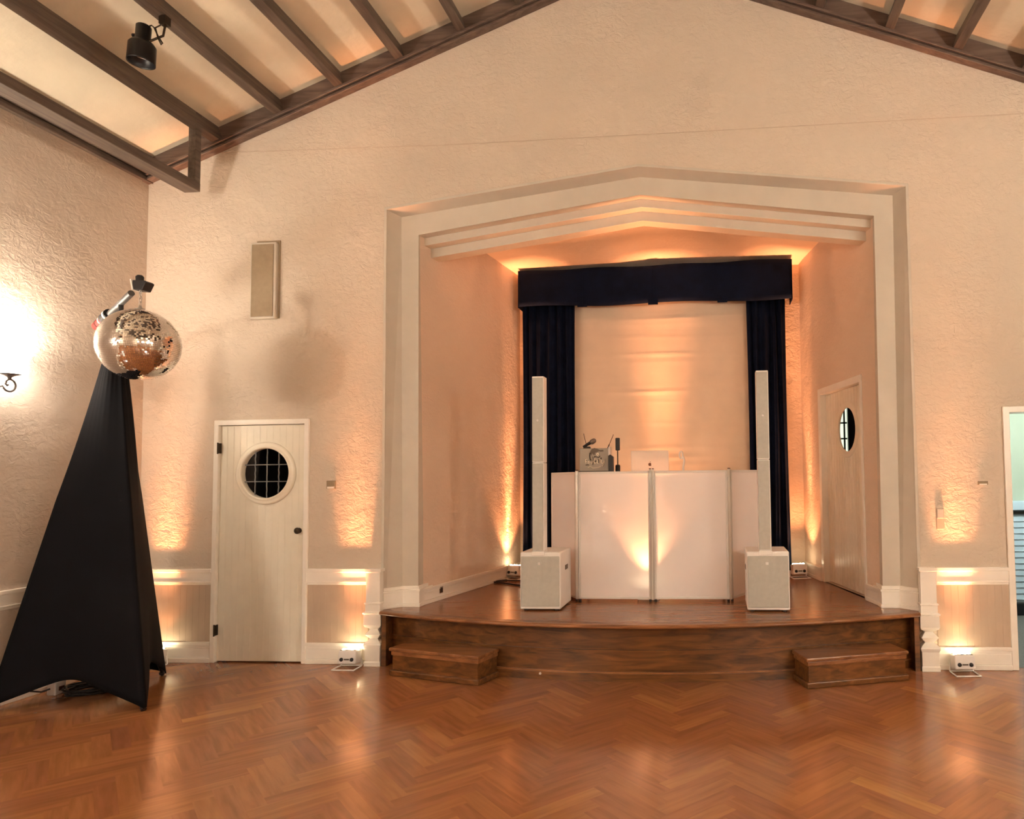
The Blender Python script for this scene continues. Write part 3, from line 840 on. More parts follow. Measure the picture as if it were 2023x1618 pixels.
# ------------------------------------------------------------------ DJ facade, table and what stands on it
booth = thing('dj_facade', (0.05, 0.45, HS), 'white four-panel scrim facade in front of the DJ table', 'screen')
BZ0, BZ1 = HS + .006, 1.622
PTS = [(-0.990, 0.900), (-0.628, 0.370), (0.050, 0.362), (0.738, 0.370), (1.060, 0.900)]
def facade_panel(p, q, seed):
    A2, B2 = Vector(p), Vector(q); d = (B2 - A2).normalized(); nrm = Vector((d.y, -d.x)); ln = (B2 - A2).length
    def P(s, h, o): w = A2 + d * s + nrm * o; return (w.x, w.y, h)
    def bar(b, s0, s1, h0, h1): b.prism([(s0, h0), (s1, h0), (s1, h1), (s0, h1)], lambda s, h: P(s, h, -.012), lambda s, h: P(s, h, .012))
    b = MB(); g, t = .012, .022
    bar(b, g, g + t, BZ0 + .02, BZ1); bar(b, ln - g - t, ln - g, BZ0 + .02, BZ1); bar(b, g, ln - g, BZ1 - .022, BZ1); bar(b, g, ln - g, BZ0 + .02, BZ0 + .042)
    fr_ = b.build('panel_frame', 'white', booth, bevel=.003)
    for s in (g + .011, ln - g - .011):
        MB().lathe([(0.012, 0), (0.012, .02)], Matrix.Translation(P(s, BZ0 - .004, 0)), 10).build('foot', 'black', fr_)
    n, m = 30, 30; vs = []
    rg = random.Random(seed); ph = rg.uniform(0, 6)
    for j in range(m + 1):
        for i in range(n + 1):
            u, v = i / n, j / m
            e = min(1, 6 * min(u, 1 - u)) * min(1, 6 * min(v, 1 - v))
            o_ = .006 - .004 * e + .0016 * e * math.sin(9 * u + 4 * v + ph) + .0022 * math.exp(-((u - .15 - .12 * v) / .02) ** 2) * max(0, v - .75) * 4
            vs.append(P(g + .014 + (ln - 2 * g - .028) * u, BZ0 + .034 + (BZ1 - BZ0 - .048) * v, o_))
    s_ = MB(); s_.add(vs, [(j * (n + 1) + i, j * (n + 1) + i + 1, (j + 1) * (n + 1) + i + 1, (j + 1) * (n + 1) + i) for j in range(m) for i in range(n)], True)
    s_.build('scrim', 'scrim', booth, recalc=False)
for i in range(4): facade_panel(PTS[i], PTS[i + 1], i)
for k, (hx, hy) in enumerate(PTS[1:4]):
    b = MB()
    if k == 1:
        b.box(hx - .020, hx - .006, hy - .024, hy + .006, BZ0 + .02, BZ1 + .016); b.box(hx + .006, hx + .020, hy - .024, hy + .006, BZ0 + .02, BZ1 + .016)
    else:
        b.box(hx - .011, hx + .011, hy - .022, hy + .006, BZ0 + .02, BZ1 + .010)
    h = b.build('hinge_post', 'alu', booth, bevel=.002)
    if k == 1:
        MB().box(hx - .006, hx + .006, hy - .016, hy, BZ0 + .02, BZ1 + .010).build('hinge_strip', 'tape', h)
        for sx in (-.013, .013): MB().box(hx + sx - .008, hx + sx + .008, hy - .024, hy + .004, BZ1 + .016, BZ1 + .024).build('cap', 'brown', h)
    else:
        MB().box(hx - .012, hx + .012, hy - .024, hy + .004, BZ1 + .010, BZ1 + .018).build('cap', 'brown', h)

TZ = 1.560
table = thing('folding_table', (0.0, 0.95, HS), 'black folding table hidden behind the white facade, carrying the DJ gear', 'table')
MB().box(-0.76, 0.76, 0.66, 1.22, TZ - .03, TZ).build('tabletop', 'black', table, bevel=.005)
for sx in (-.68, .68):
    for yy in (0.72, 1.16):
        MB().tube([(sx, yy, HS + .002), (sx, yy, TZ - .03)], .014, 10).build('leg', 'blackmetal', table)

lap = thing('laptop', (0.0, 0.80, TZ), 'open silver laptop standing behind the middle of the white facade', 'laptop')
MB().box(-0.186, 0.176, 0.79, 1.03, TZ, TZ + .016).build('keyboard_base', 'laptop', lap, bevel=.004)
lidM = Matrix.Translation((-0.005, 0.79, TZ + .012)) @ Matrix.Rotation(R(8), 4, 'X')
lb = MB(); lb.box(-0.181, 0.181, -0.004, 0.004, 0, .250, lidM); lid = lb.build('lid', 'laptop', lap, bevel=.003)
# apple-shaped mark on the lid
def apple_outline(r):
    pts = []
    for i in range(48):
        a = 2 * math.pi * i / 48 + math.pi / 2
        rr = 1.0 - 0.16 * math.exp(-((a - math.pi / 2) / .35) ** 2) - 0.16 * math.exp(-((a - 2.5 * math.pi) / .35) ** 2) - .10 * math.exp(-((a - 1.5 * math.pi) / .25) ** 2)
        x, z = rr * math.cos(a) * .92, rr * math.sin(a)
        dx, dz = x - 1.12, z - .10
        dd = math.hypot(dx, dz)
        if dd < .52: x, z = 1.12 + dx / dd * .52, .10 + dz / dd * .52
        pts.append((x * r, z * r))
    return pts
mk = MB(); mk.prism(apple_outline(.0165), lambda x, z: lidM @ Vector((x, -0.0048, z + .118)), lambda x, z: lidM @ Vector((x, -0.0038, z + .118)))
lf = [(0.0, .020), (.003, .027), (.009, .030), (.008, .024), (.004, .020)]
mk.prism(lf, lambda x, z: lidM @ Vector((x, -0.0048, z + .118)), lambda x, z: lidM @ Vector((x, -0.0038, z + .118)))
mk.build('apple_emblem', 'brown', lid)

# printed acrylic box
sg = thing('acrylic_box', (-0.553, 0.86, TZ), 'grey acrylic box printed with a dark swirl and pale script, left on the DJ table', 'box')
bx0, bx1, by0, by1, bz0, bz1 = -0.690, -0.408, 0.80, 0.92, TZ + .072, TZ + .292
MB().box(bx0 - .012, bx1 + .006, by0 - .006, by1 + .006, TZ, TZ + .072).build('base', 'ink', sg, bevel=.004)
bd = MB().box(bx0, bx1, by0, by1, bz0, bz1).build('body', 'case_grey', sg, bevel=.004)
MB().box(bx1 - .001, bx1 + .010, by0 - .002, by1, bz0, bz1 + .012).build('edge', 'white', sg, bevel=.002)
yf = by0 - .0015
def fx(u): return bx0 + (bx1 - bx0) * (u - 200) / (1300 - 200)          # marks measured on the face
def fz(v): return bz1 - (bz1 - bz0) * (v - 650) / (1330 - 650)
def stroke(b, pts, r): b.tube([(fx(u), yf, fz(v)) for u, v in pts], r, 6)
sw = MB()
sw.prism_y([(fx(u), fz(v)) for u, v in ((600, 760), (650, 680), (760, 640), (860, 660), (960, 700), (1100, 700), (1115, 750), (1000, 760), (940, 740), (860, 770), (790, 780), (780, 850), (720, 840), (680, 800), (650, 870))], yf - .0008, by0 + .001)
sw.build('swirl_print', 'ink_soft', bd)
dk = MB()
for pts, r in (([(600, 780), (585, 880), (600, 980), (640, 1010)], .006), ([(1010, 930), (1015, 980)], .006), ([(930, 980), (935, 1090)], .004), ([(780, 880), (760, 930), (800, 900), (930, 930), (980, 880)], .004), ([(430, 1150), (490, 1140), (550, 1150)], .004), ([(790, 1030), (810, 1050)], .007), ([(700, 900), (720, 1000), (700, 1150)], .003)): stroke(dk, pts, r)
dk.build('dark_print', 'ink', bd)
lt = MB()
for pts, r in (([(420, 980), (420, 1110), (420, 980), (490, 975)], .0035), ([(420, 1050), (480, 1045)], .003),
               ([(520, 1060), (545, 1030), (575, 1060), (550, 1100), (520, 1075)], .0035), ([(620, 1050), (660, 1110), (690, 1040)], .0035),
               ([(840, 980), (770, 960), (740, 1040), (780, 1110), (850, 1070)], .004), ([(880, 1000), (880, 1100), (920, 1110)], .0035),
               ([(1040, 1000), (1020, 1080), (1060, 1110), (1120, 1060), (1120, 1000), (1140, 1090), (1060, 1200)], .004),
               ([(970, 960), (965, 1100)], .0035), ([(510, 1230), (600, 1180), (700, 1240), (900, 1230), (1000, 1200)], .003), ([(880, 800), (850, 830), (880, 870), (920, 850), (910, 800), (880, 800)], .006)): stroke(lt, pts, r)
lt.build('script_print', 'letter', bd)

mic = thing('handheld_microphone', (-0.61, 0.86, bz1), 'black handheld microphone with grey head lying tilted on the acrylic box', 'microphone')
p0, p1 = Vector((-0.668, 0.86, bz1 + .018)), Vector((-0.555, 0.855, bz1 + .078))
dv = (p1 - p0).normalized()
MB().tube([p0, p0 + dv * .03, p0 + dv * .09], [.010, .013, .017], 14).build('handle', 'black', mic)
MB().tube([p0 + dv * .085, p0 + dv * .09, p0 + dv * .115, p0 + dv * .135, p0 + dv * .145], [.015, .024, .026, .021, .008], 16).build('grille_head', 'mesh', mic)
MB().prism_y([(-0.672, bz1), (-0.590, bz1), (-0.600, bz1 + .020), (-0.640, bz1 + .022)], 0.845, 0.875).build('rest', 'ink', mic)
for k, (a, c, lab) in enumerate((((-0.632, 0.89, bz1 - .005), (-0.668, 0.89, bz1 + .150), 'thin brown whip antenna rising behind the left of the acrylic box'),
                       ((-0.432, 0.89, bz1 - .002), (-0.372, 0.89, bz1 + .136), 'thin brown whip antenna leaning right above the acrylic box'))):
    t = thing('antenna', a, lab, 'antenna', 'whip antennas')
    A, Cc = Vector(a), Vector(c); d = Cc - A
    MB().tube([A, A + d * .3], .0055, 8).build('base', 'ink', t)
    MB().tube([A + d * .28, Cc], .003, 8).build('rod', 'brown', t)

rc = thing('radio_receiver', (-0.372, 0.75, TZ), 'small black upright box right beside the acrylic box', 'receiver')
MB().prism_y([(-0.398, TZ + .0), (-0.352, TZ), (-0.352, TZ + .205), (-0.382, TZ + .228), (-0.398, TZ + .215)], 0.72, 0.78).build('body', 'black', rc, bevel=.003)
MB().lathe([(.014, 0), (.014, .03), (.008, .036)], Matrix.Translation((-0.350, 0.70, TZ)), 12).build('knob', 'white', rc)
sl = thing('microphone_on_stand', (-0.322, 0.82, TZ), 'black block-headed device upright on a thin stem between acrylic box and laptop', 'stand')
MB().lathe([(.0, TZ), (.024, TZ), (.024, TZ + .12), (.018, TZ + .13)], Matrix.Translation((-0.322, 0.82, 0)), 16).build('base', 'blackmetal', sl, bevel=.002)
MB().tube([(-0.322, 0.82, TZ + .12), (-0.322, 0.82, TZ + .28)], .006, 8).build('stem', 'bronze', sl)
MB().box(-0.342, -0.300, 0.805, 0.835, TZ + .268, TZ + .390).build('head', 'black', sl, bevel=.008, seg=3)
hp = thing('headphone_stand', (0.30, 0.80, TZ), 'slender white loop-topped stand right of the laptop', 'stand')
b = MB(); b.tube([(0.315, 0.80, TZ), (0.312, 0.80, TZ + .10), (0.322, 0.80, TZ + .16), (0.312, 0.80, TZ + .20)], .010, 10); b.build('stem', 'white', hp)
MB().tube([(0.293 + .016 * math.cos(a), 0.80, TZ + .215 + .034 * math.sin(a)) for a in [2 * math.pi * i / 20 for i in range(20)]], .007, 8, closed=True).build('loop', 'white', hp)
MB().lathe([(.0, 0), (.035, 0), (.035, .006), (.012, .012)], Matrix.Translation((0.315, 0.80, TZ)), 20).build('base', 'white', hp)

# ------------------------------------------------------------------ column speakers
def column_speaker():
    t = thing('column_speaker', (-0.857, 0.15, HS), 'white column speaker with grey grilles on its subwoofer, left of the DJ facade', 'speaker', 'column speakers')
    x0, x1, y0, y1, z0, z1 = -1.030, -0.684, -0.055, 0.360, HS + .012, 0.950
    sub = MB().box(x0, x1, y0 + .006, y1, z0, z1).build('subwoofer', 'spk_white', t, bevel=.012, seg=3)
    MB().box(x0 + .008, x1 - .010, y0, y0 + .02, z0 + .022, z1 - .036).build('subwoofer_grille', 'grille', sub, bevel=.006)
    lg = MB().box(-0.877, -0.853, y0 - .004, y0 + .002, .842, .866).build('badge', 'white', sub, bevel=.006)
    for hx in (x0 - .001, x1 + .001):
        MB().box(hx - .002, hx + .002, 0.12, 0.22, .78, .82).build('handle', 'ink_soft', sub, bevel=.002)
    for fx_ in (x0 + .04, x1 - .04):
        for fy in (y0 + .05, y1 - .05): MB().lathe([(.018, HS), (.016, HS + .016)], Matrix.Translation((fx_, fy, 0)), 12).build('foot', 'black', sub)
    cx0, cx1, cy0, cy1 = -0.925, -0.824, -0.050, 0.062
    MB().box(cx0 - .004, cx1 + .004, cy0 - .010, cy1 + .004, z1 - .028, z1 + .008).build('socket', 'spk_white', t, bevel=.004)
    lo = MB().box(cx0, cx1, cy0 + .006, cy1, z1 + .008, 1.700).build('lower_column', 'spk_white', t, bevel=.005)
    MB().box(cx0 + .002, cx1 - .008, cy0, cy0 + .02, z1 + .014, 1.694).build('column_grille', 'grille', lo, bevel=.003)
    hi = MB().box(cx0, cx1, cy0 + .006, cy1, 1.702, 2.437).build('upper_column', 'spk_white', t, bevel=.005)
    MB().box(cx0 + .002, cx1 - .008, cy0, cy0 + .02, 1.712, 2.424).build('column_grille', 'grille', hi, bevel=.003)
    MB().lathe([(.0, .004), (.009, .003), (.010, .0)], Matrix.Translation((-0.876, cy0, 2.06)) @ Matrix.Rotation(R(90), 4, 'X'), 14).build('badge', 'white', hi)
    return t
cs = column_speaker()
cs2 = copy_tree(cs)
cs2.location = (1.035, 0.13, HS)
# mirror the right one so that its bright column edge faces the facade
cs2['label'] = 'white column speaker with grey grilles on its subwoofer, right of the DJ facade'

# ------------------------------------------------------------------ LED uplights
def uplight(label):
    t = thing('uplight', (0, 0, 0), label, 'uplight', 'white LED uplights')
    tilt = Matrix.Translation((0, 0, 0.035)) @ Matrix.Rotation(R(-8), 4, 'X')
    hx, hy, hz = .078, .050, .108
    body = MB().box(-hx, hx, -hy, hy, 0, hz, tilt).build('housing', 'white', t, bevel=.010, seg=3)
    MB().box(-hx + .010, hx - .010, -hy + .010, hy - .010, hz - .002, hz + .003, tilt).build('lens_plate', 'ink_soft', body)
    for i in range(4):
        m = tilt @ Matrix.Translation((-.054 + .036 * i, -.002 + .012 * (i % 2), hz + .002))
        MB().lathe([(.016, 0), (.015, .006), (.008, .010), (.0, .011)], m, 16).build('led_lens', 'led', body)
    for sx in (-.045, .045):
        m = tilt @ Matrix.Translation((sx, -hy, .035)) @ Matrix.Rotation(R(90), 4, 'X')
        MB().lathe([(.016, 0), (.015, .006), (.0, .007)], m, 16).build('knob', 'black', body)
    b = MB().box(-.022, .022, -hy - .003, -hy + .004, .030, .042, tilt); b.build('switch_slot', 'ink_soft', body)
    # bent-rod floor bracket
    b = MB()
    for sx in (-1, 1):
        b.tube([(sx * (hx + .010), .035, .075), (sx * (hx + .012), .040, .010), (sx * (hx + .014), .030, .006), (sx * (hx + .016), -.105, .006)], .006, 8)
    b.tube([(-hx - .016, -.105, .006), (hx + .016, -.105, .006)], .006, 8)
    b.tube([(-hx - .012, .040, .008), (hx + .012, .040, .008)], .006, 8)
    b.build('bracket', 'white', t)
    return t
def uplight_lamp(t, loc, rz, watts, lean, spill=0.022, col=AMBER):
    t.location = loc; t.rotation_euler = (0, 0, rz)
    ROOT[t.name] = Vector((0, 0, 0))
    dv_ = (0, math.sin(R(lean)), math.cos(R(lean)))
    for sx in (-.05, 0, .05):
        spot_in(t, 'led_beam', (sx, 0.008, 0.165), (sx * .5, dv_[1], dv_[2]), watts * .15, col, 28, .6, .02)
        spot_in(t, 'led_core', (sx, 0.008, 0.165), (sx * .8, math.sin(R(lean + 1)), math.cos(R(lean))), watts * 1.15, col, 15, .8, .02)
    spot_in(t, 'led_spill', (0, 0.008, 0.165), dv_, watts * spill, col, 84, .8, .025)
ups = [('white LED uplight on the hall floor left of the stage', (-2.478, -0.115, 0), 0, .85, 2.8),
       ('white LED uplight on the hall floor right of the stage', (2.535, -0.110, 0), 0.06, .82, 2.8),
       ('white LED uplight behind the black cloth in the far left corner', (-4.22, -0.13, 0), 0, .85, 2.8),
       ('white LED uplight at the foot of the navy curtain, far right on stage', (1.495, 1.80, HS), 0.2, 1.5, 2),
       ('white LED uplight at the stage wall behind the left column speaker', (-1.62, 1.74, HS), -0.3, 1.6, 2),
       ('white LED uplight behind the DJ table below the backdrop', (0.0, 1.76, HS), 0, 1.6, 3),
       ('white LED uplight inside the DJ facade behind its centre seam', (0.0, 0.475, HS), math.pi, 0.7, 1.0)]
proto = uplight(ups[0][0])
allup = [proto] + [copy_tree(proto) for _ in ups[1:]]
for t, (lab, loc, rz, k, lean) in zip(allup, ups):
    t['label'] = lab
    uplight_lamp(t, loc, rz, UPLIGHT_W * k, lean, 1.0 if 'inside' in lab else (.15 if loc[2] else .03))

# ------------------------------------------------------------------ mirror ball, tripod, cloth
TPX, TPY = -3.90, -0.92
FEET = [(-3.285, -1.251), (-3.909, -0.355), (-4.455, -1.300)]
tri = thing('tripod_stand', (TPX, TPY, 0), 'black crank tripod with slanted boom arm holding the mirror ball', 'stand')
MB().tube([(TPX, TPY, 0.12), (TPX, TPY, 1.5)], .024, 14).build('lower_tube', 'rod', tri)
MB().tube([(TPX, TPY, 1.4), (TPX, TPY, 2.86)], .017, 14).build('pole', 'rod', tri)
for fxp, fyp in FEET:
    d = Vector((fxp - TPX, fyp - TPY)); e = d * 0.93
    lg = MB().tube([(TPX + d.x * .04, TPY + d.y * .04, 1.05), (TPX + e.x, TPY + e.y, .020)], .014, 10).build('leg', 'blackmetal', tri)
    MB().tube([(TPX + e.x * .97, TPY + e.y * .97, .026), (TPX + e.x * 1.0, TPY + e.y * 1.0, .012)], .018, 10).build('rubber_foot', 'black', lg)
B0, B1 = Vector((-4.145, -0.84, 2.790)), Vector((-3.455, -1.235, 2.965))
bd_ = B1 - B0
def bp(f): return B0 + bd_ * f
MB().tube([bp(0.24), bp(.86)], .022, 12).build('boom_arm', 'rod', tri)
gr = MB().tube([bp(0.0), bp(.20)], .034, 16).build('grip', 'red', tri)
for f in (.065, .155): MB().tube([bp(f), bp(f + .016)], .036, 16).build('stripe', 'black' if f < .1 else 'tape', gr)
cl = MB().tube([bp(.20), bp(.34)], .040, 14).build('clamp', 'black', tri)
MB().tube([bp(.30), bp(.325)], .043, 14).build('clamp_band', 'tape', cl)
MB().box(-.03, .03, -.03, .03, -.05, .06, Matrix.Translation((TPX, TPY, 2.84))).build('clamp_block', 'black', cl, bevel=.008)
MB().lathe([(.016, 0), (.016, .06), (.0, .062)], Matrix.Translation(bp(.62) - Vector((0, 0, .065))), 10).build('wing_knob', 'black', tri)
mt = thing('ball_motor', bp(1.0), 'black mirror-ball motor box at the tip of the boom arm', 'motor')
mx = Vector((-3.385, -1.275, 2.965))
MB().prism(
    [(-.040, .030), (.050, .024), (.064, .012), (.036, -.045), (-.042, -.038)], lambda x, z: mx + Vector((x, -.038, z)), lambda x, z: mx + Vector((x, .038, z))).build('housing', 'black', mt, bevel=.006)
MB().lathe([(.024, .026), (.026, .060), (.016, .072), (.0, .074)], Matrix.Translation(mx + Vector((-.018, 0, 0))), 16).build('gear_cap', 'black', mt)
MB().prism([(-.056, .034), (-.046, .036), (-.028, -.040), (-.039, -.043)], lambda x, z: mx + Vector((x, -.042, z)), lambda x, z: mx + Vector((x, .040, z))).build('white_strap', 'tape', mt)

BR = 0.247; BC = Vector((-3.372, -1.30, 2.536))
ball = thing('mirror_ball', BC, 'large mirror ball hanging from the boom above the black cloth', 'mirror ball')
MB().lathe([(BR * .985 * math.sin(math.pi * i / 32), -BR * .985 * math.cos(math.pi * i / 32)) for i in range(33)], Matrix.Translation(BC), 64, caps=False).build('core', 'ballcore', ball)
b = MB(); rg = random.Random(11); rowsn = 62
for j in range(rowsn):
    a0, a1 = math.pi * (j + .04) / rowsn, math.pi * (j + .96) / rowsn
    am = (a0 + a1) / 2; cnt = max(4, int(round(2 * rowsn * math.sin(am))))
    off = rg.uniform(0, 1)
    for i in range(cnt):
        p0_, p1_ = 2 * math.pi * (i + off + .03) / cnt, 2 * math.pi * (i + off + .97) / cnt
        mid = Vector((math.sin(am) * math.cos((p0_ + p1_) / 2), math.sin(am) * math.sin((p0_ + p1_) / 2), -math.cos(am)))
        t1 = Vector((-mid.y, mid.x, 0)).normalized(); t2 = mid.cross(t1)
        n_ = (mid + t1 * rg.gauss(0, .018) + t2 * rg.gauss(0, .018)).normalized()
        u_ = (t1 - n_ * t1.dot(n_)).normalized(); v_ = n_.cross(u_)
        hw_ = BR * math.sin(am) * (p1_ - p0_) / 2; hh = BR * (a1 - a0) / 2
        c0 = BC + mid * BR
        b.add([c0 - u_ * hw_ - v_ * hh, c0 + u_ * hw_ - v_ * hh, c0 + u_ * hw_ + v_ * hh, c0 - u_ * hw_ + v_ * hh], [(0, 1, 2, 3)])
b.build('mirror_tiles', 'mirror', ball, recalc=False)
MB().lathe([(.030, 0), (.030, .012), (.012, .018), (.008, .035)], Matrix.Translation(BC + Vector((0, 0, BR - .004))), 18).build('top_cap', 'alu', ball)
b = MB(); zc = BC.z + BR + .03; k = 0
while zc < mx.z - .066:
    for_y = k % 2
    b.tube([(BC.x + (0 if for_y else .009 * math.cos(a)), BC.y + (.009 * math.cos(a) if for_y else 0), zc + .012 + .014 * math.sin(a)) for a in [2 * math.pi * i / 10 for i in range(10)]], .0028, 6, closed=True)
    zc += .021; k += 1
b.build('chain', 'alu', ball)

# stretch cloth: three-cornered tent, hem pulled to the feet
angs = sorted(math.atan2(fy - TPY, fx_ - TPX) % (2 * math.pi) for fx_, fy in FEET)
radii = {}
for fx_, fy in FEET: radii[round(math.atan2(fy - TPY, fx_ - TPX) % (2 * math.pi), 4)] = math.hypot(fx_ - TPX, fy - TPY)
NT, NR = 180, 60; ZT = 2.74
rings = []
hem_arch = {0: 0.20, 1: 0.20, 2: 0.20}
for j in range(NR + 1):
    s = j / NR; ring = []
    for i in range(NT):
        th = 2 * math.pi * i / NT + angs[0]
        k = 0
        for q in range(3):
            a, c = angs[q], angs[(q + 1) % 3] + (2 * math.pi if q == 2 else 0)
            if a - 1e-9 <= th < c or a - 1e-9 <= th + 2 * math.pi < c: k = q; break
        a, c = angs[k], angs[(k + 1) % 3] + (2 * math.pi if k == 2 else 0)
        tt = th if th >= a - 1e-9 else th + 2 * math.pi
        u = (tt - a) / (c - a)
        ra, rb = radii[round(angs[k], 4)], radii[round(angs[(k + 1) % 3], 4)]
        # straight chord between the two corners, in polar form
        A2, B2 = Vector((ra * math.cos(a), ra * math.sin(a))), Vector((rb * math.cos(c), rb * math.sin(c)))
        dr_ = Vector((math.cos(tt), math.sin(tt))); e = B2 - A2
        rc_ = (A2.x * e.y - A2.y * e.x) / (dr_.x * e.y - dr_.y * e.x)
        arch = math.sin(math.pi * u) ** 0.62
        zh = 0.006 + hem_arch[k] * arch
        z = ZT + (zh - ZT) * (s ** 0.96)
        f = (ZT - z) / ZT
        flat = min(1, 0.25 + f * 1.6)
        rr = rc_ * flat + (ra * (1 - u) + rb * u) * (1 - flat) * 0.80
        r = 0.034 + (rr * 1.0 - 0.034) * (f ** 1.03)
        r -= 0.10 * arch * max(0, s - .80) / .2 * f * 0.35                    # hem drawn inwards
        r += 0.0028 * math.sin(th * 7 + 2.2 * z + 1.5 * math.sin(th * 2)) * max(0, 1 - f * 1.9) + .0008 * math.sin(th * 23 + 1) * max(0, 1 - f * 2.2)
        ring.append((TPX + r * math.cos(th), TPY + r * math.sin(th), max(z, .006)))
    rings.append(ring)
b = MB(); b.rings(rings, True, False, True)
o = b.build('stand_cover', 'cloth', recalc=True); tag(o, 'tall black stretch-cloth cover tented over the mirror ball tripod', 'cloth cover')
md = o.modifiers.new('thick', 'SOLIDIFY'); md.thickness = .004; md.offset = -1

# coiled cable, plug and wall outlet under the cloth
b = MB(); pts = []
for i in range(150):
    a = i * .27; rr = .135 + .018 * math.sin(i * .9) + .0002 * i
    pts.append((-4.09 + rr * 1.0 * math.cos(a), -0.86 + rr * .85 * math.sin(a), .012 + .00035 * i))
pts += [(-4.00, -.74, .10), (-4.02, -.66, .20), (-3.95, -.80, .34)]
b.tube(pts, .0075, 8); tag(b.build('coiled_cable', 'cable'), 'coil of black cable on the floor beneath the black cloth', 'cable')
t = thing('power_adapter', (-4.30, -0.87, 0.0), 'white plug adapter at the baseboard under the black cloth', 'adapter')
MB().box(-4.37, -4.30, -.93, -.84, 0.0, .10).build('body', 'white', t, bevel=.008)
MB().box(-4.298, -4.290, -.905, -.865, .03, .06).build('socket', 'brown', t)
b = MB(); b.tube([(-4.40, -1.03, .17), (-4.405, -1.06, .12), (-4.40, -1.02, .06), (-4.37, -.97, .04), (-4.34, -.93, .05)], .006, 8)
tag(b.build('plug_cord', 'cable'), 'short dark cord looping from baseboard to the white plug adapter', 'cord')
b = MB(); b.tube([(-4.335, -.86, .104), (-4.28, -.82, .19), (-4.16, -.80, .22), (-4.08, -.83, .12), (-4.06, -.84, .075)], .006, 8)
tag(b.build('adapter_lead', 'cable'), 'black lead arching from the plug adapter to the cable coil', 'cord')

# ------------------------------------------------------------------ things on the walls
ws = thing('wall_speaker', (-3.352, 0, 3.01), 'flat tan speaker hung high on the wall above the left door', 'speaker')
cb = MB().box(-3.476, -3.236, -0.045, 0.0, 3.010, 3.700).build('cabinet', 'casing', ws, bevel=.010)
MB().box(-3.462, -3.256, -0.052, -0.040, 3.030, 3.680).build('grille', 'wall_grille', ws, bevel=.008)
MB().box(-3.44, -3.222, -0.010, 0.0, 3.02, 3.722).build('wall_plate', 'wall_grille', ws)

sw_ = thing('light_switch', (2.43, 0, 1.10), 'tall narrow switch plate right of the stage arch', 'switch')
MB().box(2.400, 2.462, -0.008, 0.0, 1.115, 1.285).build('plate', 'panel', sw_, bevel=.004)
MB().box(2.405, 2.457, -0.014, -0.006, 1.205, 1.280).build('rocker', 'grille', sw_, bevel=.003)
th_ = thing('thermostat', (-2.71, 0, 1.52), 'small pale control box on the wall right of the left door', 'thermostat')
MB().box(-2.762, -2.680, -0.012, 0.0, 1.500, 1.572).build('case', 'wall_grille', th_, bevel=.004)
MB().box(-2.752, -2.690, -0.016, -0.010, 1.503, 1.520).build('slot', 'trim', th_)
th2 = thing('wall_button', (2.79, 0, 1.47), 'tiny flat plate on the wall beside the right doorway', 'switch')
MB().box(2.735, 2.815, -0.010, 0.0, 1.470, 1.500).build('plate', 'wall_grille', th2, bevel=.003)
MB().box(2.745, 2.805, -0.013, -0.008, 1.472, 1.480).build('rim', 'trim', th2)
ot = thing('wall_outlet', wl(.06, HS + .10, .02), 'dark outlet in the stage baseboard by the left proscenium jamb', 'outlet')
b = MB(); b.prism([(.255, HS + .060), (.305, HS + .060), (.305, HS + .118), (.255, HS + .118)], lambda s, h: wl(s, h, .016), lambda s, h: wl(s, h, .022)); b.build('plate', 'brown', ot)
MB().prism([(.272, HS + .072), (.288, HS + .072), (.288, HS + .106), (.272, HS + .106)], lambda s, h: wl(s, h, .021), lambda s, h: wl(s, h, .024)).build('socket', 'black', ot)

# thin wire across the gable
b = MB(); b.tube([(-3.80, -.006, 4.556), (-1.75, -.012, 4.516), (.7, -.012, 4.518), (3.23, -.012, 4.525), (4.0, -.012, 4.53)], .0022, 6)
tag(b.build('wire', 'panel'), 'thin dark wire strung across the gable wall above the arch', 'wire')

# cable on stage left
b = MB(); b.tube([(-1.06, 1.22, HS + .0112), (-1.40, 1.215, HS + .0112), (-1.62, 1.36, HS + .0112), (-1.765, 1.44, HS + .0112), (-1.72, 1.52, HS + .0112), (-1.66, 1.59, HS + .0112)], .009, 8)
b.tube([(-1.765, 1.44, HS + .0112), (-1.66, 1.56, HS + .012), (-1.52, 1.55, HS + .012), (-1.3, 1.5, HS + .012)], .008, 8)
tag(b.build('stage_cable', 'cable'), 'black cable lying on the stage left of the subwoofer', 'cable')

